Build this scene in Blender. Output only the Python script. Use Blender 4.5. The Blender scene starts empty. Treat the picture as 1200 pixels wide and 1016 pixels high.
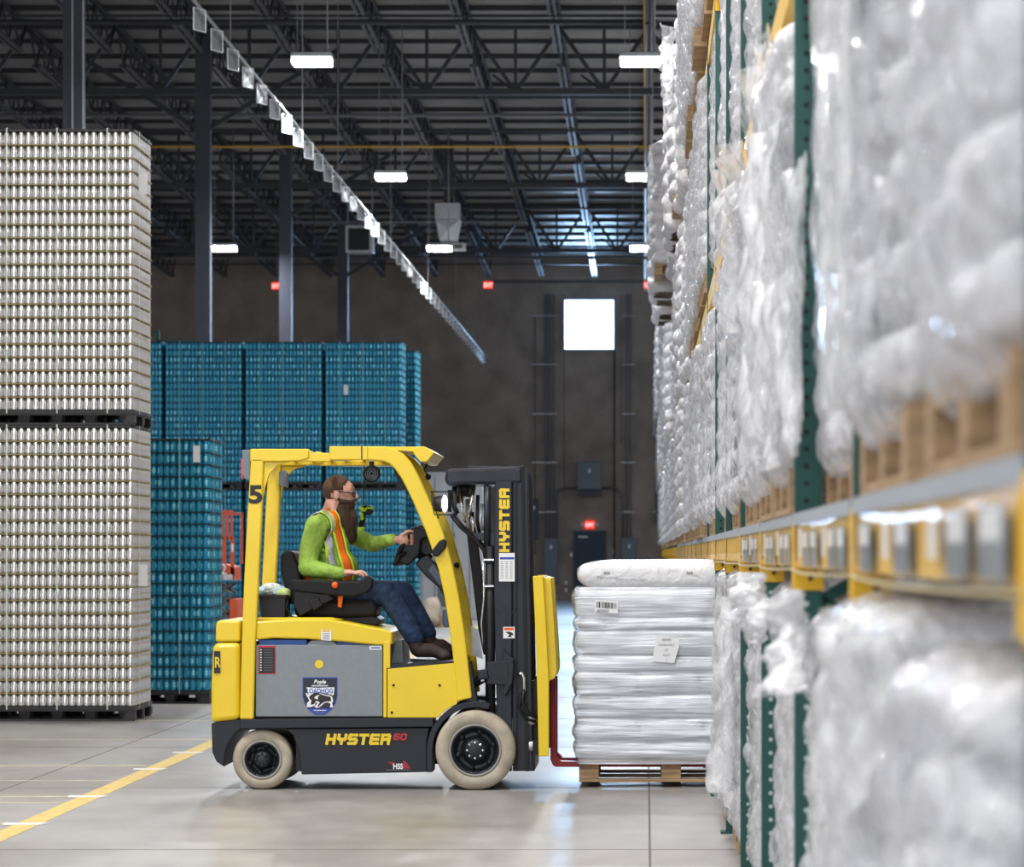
import bpy, math, random
import numpy as np
from mathutils import Vector, Matrix, noise as mnoise
C = bpy.context.scene.collection
S = bpy.context.scene
PI = math.pi
# ---------------------------------------------------------------- camera
FPX = 3950.0; CAMH = 1.54; VX, VY = 757.0, 648.0
cam_d = bpy.data.cameras.new('camera'); cam = bpy.data.objects.new('camera', cam_d); C.objects.link(cam)
cam.location = (0, 0, CAMH); cam.rotation_euler = (PI/2, 0, 0)
cam_d.sensor_width = 36; cam_d.sensor_fit = 'HORIZONTAL'; cam_d.lens = FPX/1200*36
cam_d.shift_x = (600-VX)/1200; cam_d.shift_y = (VY-508)/1200
cam_d.clip_end = 400; cam_d.clip_start = 0.2
cam_d.dof.use_dof = True; cam_d.dof.focus_distance = 23.0; cam_d.dof.aperture_fstop = 5.0
S.camera = cam
# ---------------------------------------------------------------- world, exposure
W = bpy.data.worlds.new('world'); S.world = W; W.use_nodes = True
wn = W.node_tree.nodes; wn['Background'].inputs[0].default_value = (.93, .96, 1, 1); wn['Background'].inputs[1].default_value = .42
S.view_settings.view_transform = 'Standard'; S.view_settings.look = 'None'
S.view_settings.exposure = 0.15; S.view_settings.gamma = 1; S.view_settings.use_curve_mapping = False
S.cycles.use_denoising = True
S.cycles.max_bounces = 7; S.cycles.diffuse_bounces = 3; S.cycles.glossy_bounces = 3
S.cycles.transparent_max_bounces = 10; S.cycles.transmission_bounces = 4
S.cycles.sample_clamp_indirect = 6
S.cycles.caustics_reflective = False; S.cycles.caustics_refractive = False
def area(name, loc, size, power, col=(1,1,1), rot=(0,0,0), size_y=None, spread=PI):
    d = bpy.data.lights.new(name, 'AREA'); d.energy = power; d.color = col; d.size = size; d.spread = spread
    if size_y: d.shape = 'RECTANGLE'; d.size_y = size_y
    o = bpy.data.objects.new(name, d); C.objects.link(o); o.location = loc; o.rotation_euler = rot
    return o
# added fill lamp, out of view behind and to the left of the camera
area('added_front_fill', (-9, -7, 5.0), 14, 1000, (.95, .97, 1), (math.radians(78), 0, math.radians(-8)), 7)
# added soft overhead fill above the aisle, not a fixture of the hall
area('added_overhead_fill', (-6, 18, 9.6), 10, 1000, (1, .99, .97), (0, 0, 0), 30)
# daylight that comes in through the high window of the far wall
area('window_daylight', (-1.9, 110.2, 9.3), 1.6, 560, (.35, .62, 1), (math.radians(-90), 0, 0), 1.5)

def P(px, py, Y): return Vector(((px-VX)*Y/FPX, Y, CAMH+(VY-py)*Y/FPX))
# ---------------------------------------------------------------- helpers
class MB:
    def __init__(s): s.v = []; s.f = []; s.m = []; s.sm = []
    def add(s, vs, fs, mi=0, sm=False):
        n = len(s.v); s.v += [tuple(v) for v in vs]
        for f in fs: s.f.append(tuple(n+i for i in f)); s.m.append(mi); s.sm.append(sm)
        return s
    def box(s, x0, x1, y0, y1, z0, z1, mi=0):
        return s.add([(x0,y0,z0),(x1,y0,z0),(x1,y1,z0),(x0,y1,z0),(x0,y0,z1),(x1,y0,z1),(x1,y1,z1),(x0,y1,z1)],
              [(3,2,1,0),(4,5,6,7),(0,1,5,4),(1,2,6,5),(2,3,7,6),(3,0,4,7)], mi)
    def bar(s, a, b, w, h=None, mi=0, up=None):
        h = h or w; a = Vector(a); b = Vector(b); d = (b-a).normalized()
        u = Vector(up) if up else (Vector((0,0,1)) if abs(d.z) < .95 else Vector((0,1,0)))
        x = d.cross(u).normalized()*w/2; y = x.cross(d).normalized()*h/2
        vs = [a-x-y, a+x-y, a+x+y, a-x+y, b-x-y, b+x-y, b+x+y, b-x+y]
        return s.add(vs, [(3,2,1,0),(4,5,6,7),(0,1,5,4),(1,2,6,5),(2,3,7,6),(3,0,4,7)], mi)
    def tube(s, pts, r, n=8, mi=0, cap=True, closed=False):
        pts = [Vector(p) for p in pts]; k = len(pts)
        rs = r if isinstance(r, (list, tuple)) else [r]*k
        vs = []; prev = None
        for i, p in enumerate(pts):
            if closed: d = (pts[(i+1) % k]-pts[i-1]).normalized()
            else: d = (pts[min(i+1,k-1)]-pts[max(i-1,0)]).normalized()
            if prev is None: a = d.orthogonal().normalized()
            else:
                a = prev-d*prev.dot(d); a = a.normalized() if a.length > 1e-6 else d.orthogonal().normalized()
            prev = a; b = d.cross(a)
            for j in range(n):
                t = 2*PI*j/n; vs.append(p+(a*math.cos(t)+b*math.sin(t))*rs[i])
        fs = []
        for i in range(k if closed else k-1):
            for j in range(n):
                i2 = (i+1) % k; fs.append((i*n+j, i*n+(j+1)%n, i2*n+(j+1)%n, i2*n+j))
        if cap and not closed: fs.append(tuple(range(n-1,-1,-1))); fs.append(tuple((k-1)*n+j for j in range(n)))
        return s.add(vs, fs, mi, True)
    def prism(s, poly, y0, y1, mi=0):            # polygon in the x-z plane swept along y
        n = len(poly)
        vs = [(p[0], y0, p[1]) for p in poly]+[(p[0], y1, p[1]) for p in poly]
        ar = sum(poly[i][0]*poly[(i+1)%n][1]-poly[(i+1)%n][0]*poly[i][1] for i in range(n))
        a = tuple(range(n)); b = tuple(range(2*n-1, n-1, -1)); sd = [(i, n+i, n+(i+1)%n, (i+1)%n) for i in range(n)]
        if ar < 0: a = a[::-1]; b = b[::-1]; sd = [t[::-1] for t in sd]
        return s.add(vs, [a, b]+sd, mi)
    def lathe(s, prof, c, axis='z', n=24, mi=0, sm=True):    # prof: (radius, offset)
        vs = []
        for r, h in prof:
            for j in range(n):
                t = 2*PI*j/n; a, b = r*math.cos(t), r*math.sin(t)
                v = (a, b, h) if axis == 'z' else ((a, h, b) if axis == 'y' else (h, a, b))
                vs.append((c[0]+v[0], c[1]+v[1], c[2]+v[2]))
        fs = []
        for i in range(len(prof)-1):
            for j in range(n):
                q = (i*n+j, i*n+(j+1)%n, (i+1)*n+(j+1)%n, (i+1)*n+j)
                fs.append(q if axis != 'y' else q[::-1])
        return s.add(vs, fs, mi, sm)
    def ell(s, c, r, n=16, m=10, mi=0, rot=None):
        vs = []; R_ = rot or Matrix.Identity(3)
        for i in range(m+1):
            ph = PI*i/m
            for j in range(n):
                t = 2*PI*j/n
                v = R_ @ Vector((r[0]*math.sin(ph)*math.cos(t), r[1]*math.sin(ph)*math.sin(t), r[2]*math.cos(ph)))
                vs.append(Vector(c)+v)
        fs = [(i*n+j, (i+1)*n+j, (i+1)*n+(j+1)%n, i*n+(j+1)%n) for i in range(m) for j in range(n)]
        return s.add(vs, fs, mi, True)
    def build(s, name, mats, parent=None, loc=None, bevel=0, smooth=False, seg=2, solid=0):
        off = Vector(loc) if loc is not None else (root_off(parent) if parent else Vector((0,0,0)))
        me = bpy.data.meshes.new(name)
        V = np.array(s.v, dtype=float)-np.array(off)
        me.from_pydata(V.tolist(), [], s.f)
        for m in (mats if isinstance(mats, (list, tuple)) else [mats]): me.materials.append(m)
        me.polygons.foreach_set('material_index', s.m)
        me.polygons.foreach_set('use_smooth', [True]*len(s.f) if smooth else s.sm)
        me.update()
        o = bpy.data.objects.new(name, me); C.objects.link(o)
        if parent: o.parent = parent
        elif loc is not None: o.location = loc
        if bevel:
            b = o.modifiers.new('bevel', 'BEVEL'); b.width = bevel; b.segments = seg; b.limit_method = 'ANGLE'; b.angle_limit = .6
        if solid:
            b = o.modifiers.new('solid', 'SOLIDIFY'); b.thickness = solid
        return o
def root_off(p):
    v = Vector((0,0,0))
    while p: v += p.location; p = p.parent
    return v
def tag(o, label=None, cat=None, group=None, kind=None):
    if label: o['label'] = label
    if cat: o['category'] = cat
    if group: o['group'] = group
    if kind: o['kind'] = kind
    return o
def thing(name, loc, label, cat, group=None, rz=0):
    o = bpy.data.objects.new(name, None); C.objects.link(o); o.location = loc; o.rotation_euler.z = rz
    o.empty_display_size = .1
    return tag(o, label, cat, group)
def copy_tree(o, parent=None):
    c = o.copy(); C.objects.link(c)
    if parent: c.parent = parent
    for ch in list(o.children): copy_tree(ch, c)
    return c
def link_mesh(name, me, parent=None, loc=None, rz=0):
    o = bpy.data.objects.new(name, me); C.objects.link(o)
    if parent: o.parent = parent
    if loc is not None: o.location = loc
    if rz: o.rotation_euler.z = rz
    return o
def struct(o): o['kind'] = 'structure'; return o
# ---------------------------------------------------------------- materials
def mat(name, col, rough=.5, metal=0, bump=0, bscale=40, var=0, vscale=6, emit=0, alpha=1, coat=0, stretch=(1,1,1), bdist=.01, dist=0, emitcol=None, detail=4, spec=None):
    m = bpy.data.materials.new(name); m.use_nodes = True; nt = m.node_tree; b = nt.nodes['Principled BSDF']
    b.inputs['Base Color'].default_value = (*col, 1); b.inputs['Roughness'].default_value = rough; b.inputs['Metallic'].default_value = metal
    if spec is not None: b.inputs['Specular IOR Level'].default_value = spec
    if coat: b.inputs['Coat Weight'].default_value = coat; b.inputs['Coat Roughness'].default_value = .1
    if alpha < 1: b.inputs['Alpha'].default_value = alpha
    if emit: b.inputs['Emission Color'].default_value = (*(emitcol or col), 1); b.inputs['Emission Strength'].default_value = emit
    if bump or var:
        tc = nt.nodes.new('ShaderNodeTexCoord'); mp = nt.nodes.new('ShaderNodeMapping'); mp.inputs['Scale'].default_value = stretch
        nt.links.new(tc.outputs['Object'], mp.inputs[0])
    if bump:
        n = nt.nodes.new('ShaderNodeTexNoise'); n.inputs['Scale'].default_value = bscale; n.inputs['Detail'].default_value = detail
        n.inputs['Distortion'].default_value = dist
        bp = nt.nodes.new('ShaderNodeBump'); bp.inputs['Strength'].default_value = bump; bp.inputs['Distance'].default_value = bdist
        nt.links.new(mp.outputs[0], n.inputs['Vector']); nt.links.new(n.outputs[0], bp.inputs['Height']); nt.links.new(bp.outputs[0], b.inputs['Normal'])
    if var:
        n = nt.nodes.new('ShaderNodeTexNoise'); n.inputs['Scale'].default_value = vscale; n.inputs['Detail'].default_value = 5
        r = nt.nodes.new('ShaderNodeValToRGB')
        r.color_ramp.elements[0].position = .3; r.color_ramp.elements[1].position = .7
        r.color_ramp.elements[0].color = (*[c*(1-var) for c in col], 1); r.color_ramp.elements[1].color = (*[min(1, c*(1+var)) for c in col], 1)
        nt.links.new(mp.outputs[0], n.inputs['Vector']); nt.links.new(n.outputs[0], r.inputs[0]); nt.links.new(r.outputs[0], b.inputs['Base Color'])
    return m
M = dict(
    yellow=mat('yellow_paint', (.80,.575,.014), .34, coat=.12, var=.04, vscale=3),
    yellow_rack=mat('yellow_rack_paint', (.80,.47,.012), .45, var=.08),
    black=mat('black_plastic', (.008,.008,.010), .42, spec=.28, bump=.15, bscale=300, bdist=.002),
    dark=mat('dark_grey_paint', (.018,.020,.028), .38, spec=.3, bump=.1, bscale=200, bdist=.001),
    mast=mat('mast_paint', (.016,.019,.030), .35, spec=.35, var=.3, vscale=8),
    rubber=mat('tyre_rubber', (.42,.37,.29), .8, bump=.3, bscale=60, var=.22, vscale=9),
    rim=mat('rim_paint', (.014,.016,.022), .35, spec=.35),
    rimdust=mat('rim_edge', (.30,.30,.29), .5),
    grey=mat('battery_cover_grey', (.215,.245,.27), .5, var=.05, vscale=30),
    chrome=mat('chrome', (.75,.76,.78), .14, 1),
    steel=mat('galvanised_steel', (.45,.47,.50), .4, .7, var=.15, vscale=10),
    red=mat('red_fork_paint', (.34,.012,.02), .35),
    redlens=mat('red_lens', (.7,.01,.02), .2),
    white=mat('white_sticker', (.82,.83,.85), .4), blue=mat('blue_sticker', (.015,.06,.42), .4), bluep=mat('blue_plastic', (.01,.10,.42), .4),
    navy=mat('navy_sticker', (.006,.008,.025), .4), orange=mat('orange_plastic', (.85,.12,.01), .4),
    ink=mat('black_ink', (.01,.01,.012), .5), inkgrey=mat('grey_ink', (.16,.16,.2), .5), stkred=mat('red_sticker', (.5,.02,.03), .4),
    display=mat('display_blue', (.04,.07,.14), .2), greensc=mat('lime_plastic', (.45,.75,.02), .4),
    tan=mat('tan_sheet', (.40,.32,.14), .6), strap=mat('pale_strap', (.62,.70,.60), .35), strapb=mat('teal_strap', (.25,.50,.50), .4),
    palletb=mat('black_pallet_plastic', (.018,.018,.02), .5), sheetb=mat('dark_tier_sheet', (.012,.03,.045), .5),
    wood=mat('pallet_wood', (.36,.235,.125), .7, var=.3, vscale=5, stretch=(1,1,8), bump=.2, bscale=30),
    woodd=mat('dark_pallet_wood', (.20,.11,.055), .8, var=.3, vscale=9),
    green=mat('rack_green_paint', (.006,.072,.062), .4, var=.1, vscale=4),
    hole=mat('bolt_hole_dark', (.004,.008,.008), .8), bolt=mat('lit_hole_pale', (.45,.55,.52), .4),  # the pale colour stands for light seen through the lower post holes
    mesh=mat('grey_deck_edge', (.36,.40,.45), .5, bump=.5, bscale=120, bdist=.004),
    colpaint=mat('column_paint', (.055,.058,.078), .45, var=.08),
    truss=mat('truss_paint', (.040,.042,.052), .5), trussl=mat('joist_paint', (.085,.085,.095), .42),
    pipe=mat('pipe_grey', (.14,.145,.16), .4), pipey=mat('gas_pipe_yellow', (.72,.45,.04), .5), wire=mat('wire', (.32,.32,.34), .5),
    scis=mat('scissor_orange', (.72,.09,.02), .45), scisarm=mat('scissor_arm_grey', (.10,.11,.11), .5),
    panel=mat('panel_grey', (.15,.19,.23), .45), paneld=mat('panel_dark', (.06,.075,.10), .5), doorm=mat('door_navy', (.020,.045,.085), .5),
    led=mat('led_diffuser', (1,1,1), .4, emit=26, emitcol=(1,.98,1)),
    lamp=mat('headlamp_led', (1,1,1), .4, emit=14, emitcol=(.8,.85,1)),
    exitw=mat('exit_letter_white', (1,1,1), .4, emit=.75, emitcol=(1,.8,.75)), ductm=mat('duct_metal', (.50,.52,.55), .45, .2),
    exitm=mat('exit_red', (.9,.04,.02), .4, emit=.9, emitcol=(1,.05,.02)),
    cardboard=mat('cardboard', (.40,.25,.12), .8, var=.1),
    hivis=mat('lime_shirt', (.31,.50,.075), .85, bump=.8, bscale=13, bdist=.04, var=.08, vscale=12),
    vesto=mat('vest_orange', (.92,.16,.01), .8, bump=.3, bscale=30, bdist=.01), vesty=mat('vest_lime', (.62,.85,.05), .8),
    refl=mat('vest_silver', (.50,.53,.60), .4),
    jeans=mat('denim', (.022,.047,.115), .9, bump=.8, bscale=15, bdist=.04, var=.45, vscale=10),
    skin=mat('skin', (.66,.37,.29), .5, var=.08, vscale=30), tee=mat('black_tee', (.01,.01,.012), .9),
    hair=mat('brown_hair', (.085,.042,.024), .8, bump=.8, bscale=160, bdist=.004, var=.3, vscale=60),
    beard=mat('brown_beard', (.060,.032,.018), .8, bump=1, bscale=90, bdist=.01, var=.6, vscale=45, stretch=(2,2,.25)),
    boot=mat('boot_leather', (.045,.028,.02), .7, bump=.4, bscale=50, var=.3, vscale=25), sole=mat('boot_sole', (.012,.012,.012), .7),
    seat=mat('seat_vinyl', (.009,.009,.012), .5, spec=.25, bump=.2, bscale=60), bin=mat('bin_dark', (.014,.016,.024), .5, spec=.3),
    bagw=mat('white_bag', (.79,.80,.83), .3, bump=.6, bscale=12, bdist=.02, var=.08, vscale=5, dist=1.0),
    bagfar=mat('far_wrapped_bag', (.70,.69,.71), .2, bump=.9, bscale=13, bdist=.025, var=.16, vscale=9, dist=1.5),
    barrel=mat('silver_can', (.82,.81,.80), .2, .93),
)
def film_mat(name, alpha, col=(.85,.87,.92), stretch=(1,1,1), scale=9, rough=.12, dist=1.5, avar=.25, bump=1.0, bdist=.04):
    m = bpy.data.materials.new(name); m.use_nodes = True; nt = m.node_tree; b = nt.nodes['Principled BSDF']; L = nt.links
    b.inputs['Base Color'].default_value = (*col, 1); b.inputs['Roughness'].default_value = rough
    b.inputs['Specular IOR Level'].default_value = .9
    tc = nt.nodes.new('ShaderNodeTexCoord'); mp = nt.nodes.new('ShaderNodeMapping'); mp.inputs['Scale'].default_value = stretch
    L.new(tc.outputs['Object'], mp.inputs[0])
    n = nt.nodes.new('ShaderNodeTexNoise'); n.inputs['Scale'].default_value = scale; n.inputs['Detail'].default_value = 6; n.inputs['Distortion'].default_value = dist
    L.new(mp.outputs[0], n.inputs['Vector'])
    bp = nt.nodes.new('ShaderNodeBump'); bp.inputs['Strength'].default_value = bump; bp.inputs['Distance'].default_value = bdist
    L.new(n.outputs[0], bp.inputs['Height']); L.new(bp.outputs[0], b.inputs['Normal'])
    mr = nt.nodes.new('ShaderNodeMapRange'); mr.inputs[1].default_value = .35; mr.inputs[2].default_value = .65
    mr.inputs[3].default_value = max(.02, alpha-avar); mr.inputs[4].default_value = min(1, alpha+avar)
    L.new(n.outputs[0], mr.inputs[0]); L.new(mr.outputs[0], b.inputs['Alpha'])
    return m
M['film'] = film_mat('stretch_film', .42, (.77,.78,.83), (1,1,.6), 18, .06, 1.4, .25, 1.0, .02)
M['filmh'] = film_mat('banded_stretch_film', .62, (.86,.90,1.0), (.7,.7,14), 3.2, .15, .6, .28, .7, .02)
M['filmloose'] = film_mat('loose_film', .45, (.88,.89,.92), (1,1,.6), 10, .07, 1.5, .28, 1.0, .018)
M['sleeve'] = film_mat('clear_sleeve', .16, (.9,.92,.95), (1,1,1), 3, .06, .5, .05, .3)
# blue printed cans: pattern laid round each can through its uv
def can_mat():
    m = bpy.data.materials.new('blue_printed_can'); m.use_nodes = True; nt = m.node_tree; b = nt.nodes['Principled BSDF']; L = nt.links
    b.inputs['Metallic'].default_value = .25; b.inputs['Roughness'].default_value = .28
    uv = nt.nodes.new('ShaderNodeUVMap'); sp = nt.nodes.new('ShaderNodeSeparateXYZ'); L.new(uv.outputs[0], sp.inputs[0])
    def mth(op, a, b_=None, c=None):
        n = nt.nodes.new('ShaderNodeMath'); n.operation = op
        for i, x in enumerate((a, b_, c)):
            if x is None: continue
            if isinstance(x, (int, float)): n.inputs[i].default_value = x
            else: L.new(x, n.inputs[i])
        return n.outputs[0]
    fx = mth('FRACT', sp.outputs[0]); dx = mth('MULTIPLY', mth('SUBTRACT', fx, .5), 1.7); dz = mth('SUBTRACT', sp.outputs[1], .5)
    d = mth('SQRT', mth('ADD', mth('MULTIPLY', dx, dx), mth('MULTIPLY', dz, dz)))
    r = nt.nodes.new('ShaderNodeValToRGB'); L.new(d, r.inputs[0]); e = r.color_ramp.elements
    e[0].position = 0; e[0].color = (.04,.34,.50,1); e[1].position = .12; e[1].color = (.28,.78,.92,1)
    for p, c in ((.22,(.30,.80,.94,1)), (.27,(.02,.24,.42,1)), (.42,(.03,.42,.64,1)), (.5,(.015,.17,.33,1)), (.75,(.02,.36,.56,1))):
        x = e.new(p); x.color = c
    L.new(r.outputs[0], b.inputs['Base Color'])
    return m
M['canb'] = can_mat()
# ================================================================ the hall
WY = 111.0
def roof(Y): return 11.82-0.0125*(Y-65.5)
X0h, X1h = -30.0, 9.0
# floor: polished concrete slab
fm = mat('polished_concrete', (.40,.385,.375), .30)
nt = fm.node_tree; L = nt.links; b = nt.nodes['Principled BSDF']
tc = nt.nodes.new('ShaderNodeTexCoord')
def nz(scale, detail, sx=1, sy=1, dist=0):
    mp = nt.nodes.new('ShaderNodeMapping'); mp.inputs['Scale'].default_value = (sx, sy, 1); L.new(tc.outputs['Object'], mp.inputs[0])
    n = nt.nodes.new('ShaderNodeTexNoise'); n.inputs['Scale'].default_value = scale; n.inputs['Detail'].default_value = detail; n.inputs['Distortion'].default_value = dist
    L.new(mp.outputs[0], n.inputs['Vector']); return n.outputs[0]
def ramp(i, a, ca, b_, cb):
    r = nt.nodes.new('ShaderNodeValToRGB'); r.color_ramp.elements[0].position = a; r.color_ramp.elements[1].position = b_
    r.color_ramp.elements[0].color = (*ca, 1); r.color_ramp.elements[1].color = (*cb, 1); L.new(i, r.inputs[0]); return r.outputs[0]
def mulc(a, b_, f=1):
    x = nt.nodes.new('ShaderNodeMix'); x.data_type = 'RGBA'; x.blend_type = 'MULTIPLY'; x.inputs[0].default_value = f
    L.new(a, x.inputs[6]); L.new(b_, x.inputs[7]); return x.outputs[2]
c1 = ramp(nz(.9, 8, 1, .45, .6), .3, (.29,.275,.265), .72, (.45,.435,.425))
c2 = ramp(nz(5, 8, 1, .5), .3, (.82,.82,.83), .7, (1.0,1.0,1.0))
c3 = ramp(nz(.35, 5, 1.6, .8), .45, (1,1,1), .75, (.86,.80,.74))
c4 = ramp(nz(38, 3), .3, (.9,.9,.9), .7, (1,1,1))
L.new(mulc(mulc(mulc(c1, c2), c3), c4), b.inputs['Base Color'])
rr = nt.nodes.new('ShaderNodeMapRange'); rr.inputs[3].default_value = .22; rr.inputs[4].default_value = .5
L.new(nz(1.5, 6, 1, .5), rr.inputs[0]); L.new(rr.outputs[0], b.inputs['Roughness'])
mb = MB(); mb.box(X0h, X1h, -14, WY+.3, -.3, 0)
struct(mb.build('floor', fm))
k = 1
def trim(mb_, m, **kw):
    global k
    o = struct(mb_.build('trim_%d' % k, m, **kw)); k += 1; return o
jm = mat('floor_joint', (.13,.12,.11), .8)
for X in (-12.7, -8.45, -4.18, .02, 4.3):
    trim(MB().box(X-.006, X+.006, -14, WY, 0, .0012), jm)
for Y in np.arange(8.3, WY, 4.6):
    trim(MB().box(X0h, X1h, Y-.006, Y+.006, 0, .0011), jm)
tape = mat('floor_tape_yellow', (.62,.44,.11), .55, var=.25, vscale=14)
trim(MB().box(-3.58, -3.44, 8, WY-6, 0, .0016), tape)
tapef = mat('worn_floor_line', (.58,.50,.30), .6, var=.3, vscale=8)
for Y, w in ((24.4,.05), (22.8,.03), (21.3,.05), (20.8,.045), (19.2,.05), (27.8,.05), (31,.05)):
    trim(MB().box(-9, -3.6, Y-w/2, Y+w/2, 0, .0013), tapef)
for i, Y in enumerate((19.15, 21.3, 24.0, 26.0, 28.9, 32.4)):
    mb = MB(); y = Y
    mb.add([(-3.64,y-.10,.0022),(-3.43,y-.07,.0022),(-3.40,y+.09,.0022),(-3.55,y+.06,.0022),(-3.66,y+.10,.0022)], [(0,1,2,3,4)])
    o = mb.build('tape_scrap', mat('scuffed_white_tape', (.72,.71,.68), .5) if i == 0 else bpy.data.materials['scuffed_white_tape'], loc=(-3.53, y, 0))
    tag(o, ['scrap of white tape across the yellow floor line, closest to the camera', 'white tape scrap on the yellow floor line, second from the camera', 'white tape scrap on the yellow floor line, third from the camera',
            'white tape scrap on the yellow floor line, fourth from the camera', 'white tape scrap on the yellow floor line just left of the forklift', 'white tape scrap on the yellow floor line behind the forklift'][i], 'tape', 'tape scraps on the yellow line')
# back wall
wallm = mat('dark_block_wall', (.34,.285,.245), .85, bump=.4, bscale=14, var=.22, vscale=1.3)
wx0, wx1, wz0, wz1 = (662-VX)*WY/FPX, (719-VX)*WY/FPX, CAMH+(VY-409)*WY/FPX, CAMH+(VY-352)*WY/FPX
dx0, dx1, dz1 = (674-VX)*WY/FPX, (708.5-VX)*WY/FPX, CAMH+(VY-624)*WY/FPX
mb = MB(); T = WY+.3; top = roof(WY)+.3
mb.box(X0h, dx0, WY, T, 0, top); mb.box(dx1, X1h, WY, T, 0, top)
mb.box(dx0, dx1, WY, T, dz1, wz0); mb.box(dx0, dx1, WY, T, wz1, top)
if wx0 < dx0: pass
o = struct(mb.build('wall_back', wallm))
# window opening cut: pane set in a frame standing just proud of the wall
fr = MB(); t = .09
for a in ((wx0-t, wx1+t, wz0-t, wz0), (wx0-t, wx1+t, wz1, wz1+t), (wx0-t, wx0, wz0, wz1), (wx1, wx1+t, wz0, wz1)): fr.box(a[0], a[1], WY-.08, WY, a[2], a[3])
wf = struct(fr.build('window_1', mat('window_frame', (.25,.30,.36), .5)))
pane = mat('sky_seen_through_window', (1,1,1), .3, emit=7, emitcol=(.66,.84,1))
MB().box(wx0, wx1, WY-.05, WY-.03, wz0, wz1).build('window_pane', pane, wf)
dm = MB().box(dx0, dx1, WY-.02, WY+.06, .02, dz1)
dr = struct(dm.build('door_1', M['doorm'], bevel=.01))
MB().box(dx0-.07, dx0, WY-.05, WY+.02, 0, dz1+.07).box(dx1, dx1+.07, WY-.05, WY+.02, 0, dz1+.07).box(dx0, dx1, WY-.05, WY+.02, dz1, dz1+.07).build('door_frame', M['paneld'], dr)
MB().box(dx0+.1, dx0+.42, WY-.06, WY-.02, dz1-.17, dz1-.12).build('door_closer', M['steel'], dr)
MB().box(dx0+.08, dx0+.85, WY-.08, WY-.02, 1.0, 1.05).build('push_bar', M['steel'], dr)
# roof deck with its ribs
rb = []; ys = np.arange(-14, WY+.3, .30)
mb = MB(); pr = []
for y in ys:
    pr += [(y, 0), (y+.06, 0), (y+.08, .035), (y+.28, .035)]
pr.append((WY+.3, 0))
vs = []; fs = []
for i, (y, h) in enumerate(pr):
    z = roof(y)+.06+h; vs += [(X0h, y, z), (X1h, y, z)]
    if i: fs.append((2*i-2, 2*i-1, 2*i+1, 2*i))
mb.add(vs, fs)
deckm = mat('roof_deck', (.30,.285,.27), .42, .35, var=.15, vscale=.8)
o = struct(mb.build('ceiling', deckm)); sd = o.modifiers.new('solid', 'SOLIDIFY'); sd.thickness = .05; sd.offset = -1
# girders across the hall, joists along it
GY = [20.2, 35.4, 50.5, 65.5, 80.5, 95.7]
JX = [.05-1.725*i for i in range(-3, 15)]
def lab(o, l, c, g=None): tag(o, l, c, g); return o
for gi, Y in enumerate(GY):
    if Y < 40: continue
    zt = roof(Y); zb = zt-1.38; mb = MB()
    mb.box(X0h, X1h, Y-.09, Y-.015, zt-.11, zt).box(X0h, X1h, Y+.015, Y+.09, zt-.11, zt)
    mb.box(X0h, X1h, Y-.11, Y-.015, zb, zb+.12).box(X0h, X1h, Y+.015, Y+.11, zb, zb+.12)
    for jx in JX:
        v = jx-.86
        mb.bar((v, Y, zb+.06), (v, Y, zt-.05), .06)
        mb.bar((v, Y, zb+.06), (jx, Y, zt-.08), .075); mb.bar((v, Y, zb+.06), (jx-1.725, Y, zt-.08), .075)
        mb.bar((v-.0, Y, zb+.06), (v-.45, Y+.5, zb+.45), .04)
    struct(mb.build('roof_girder', M['truss']))
bays = [(35.4, 50.5), (50.5, 65.5), (65.5, 80.5), (80.5, 95.7), (95.7, WY)]
for ya, yb in bays:
    for jx in JX:
        if jx > 3.6: continue
        mb = MB(); n = 12; A = ya+.25; B = yb-.1
        d = .66
        for s_ in (-.045, .045):
            mb.bar((jx+s_, A, roof(A)-.04), (jx+s_, B, roof(B)-.04), .05, .05)
            mb.bar((jx+s_*1.2, A+.75, roof(A)-d), (jx+s_*1.2, B-.75, roof(B)-d), .055, .06, mi=1)
        pts = [(A, 0)]+[(A+.75+(B-A-1.5)*i/(2*n), (d if i % 2 == 0 else 0)) for i in range(2*n+1)]+[(B, 0)]
        for (y1, h1), (y2, h2) in zip(pts[:-1], pts[1:]):
            mb.bar((jx, y1, roof(y1)-.03-h1), (jx, y2, roof(y2)-.03-h2), .035)
        struct(mb.build('roof_joist', [M['truss'], M['trussl']]))
# bridging rows and conduits under the deck
for Y in np.arange(46.5, WY-1, 1.9):
    trim(MB().box(X0h, X1h, Y-.035, Y+.035, roof(Y)-.07, roof(Y)+.03), M['truss'])
for ya, yb in bays:                                         # bottom chord bridging pipes
    for t_ in (.33, .67):
        Y = ya+(yb-ya)*t_; trim(MB().box(X0h, X1h, Y-.025, Y+.025, roof(Y)-.72, roof(Y)-.67), M['truss'])
for (Y, z, x0, x1, r, m_) in ((75, CAMH+(VY-172)*75/FPX, -13, .35, .026, 'pipey'), (88, CAMH+(VY-260)*88/FPX, -9.6, -3.1, .04, 'pipe'), (98, CAMH+(VY-302)*98/FPX, -14, .3, .05, 'pipe'),
                            (60, roof(60)-.9, -14, .2, .05, 'truss'), (104, CAMH+(VY-330)*104/FPX, -4.8, .8, .05, 'pipe'), (72, roof(72)-.85, -25, .2, .04, 'pipe')):
    trim(MB().tube([(x0, Y, z), (x1, Y, z)], r, 8), M[m_])
for X, z, r, m_ in ((.0, 10.9, .05, 'pipe'), (.10, 10.75, .035, 'pipe'), (-.03, 10.55, .012, 'pipey')):
    trim(MB().tube([(X, 45, z+.3), (X, WY-1, z-.45)], r, 8), M[m_])
trim(MB().tube([(.35,75,CAMH+(VY-172)*75/FPX),(.5,75,10.3),(.55,75,7.5)], .03, 8), M['pipey'])
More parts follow.
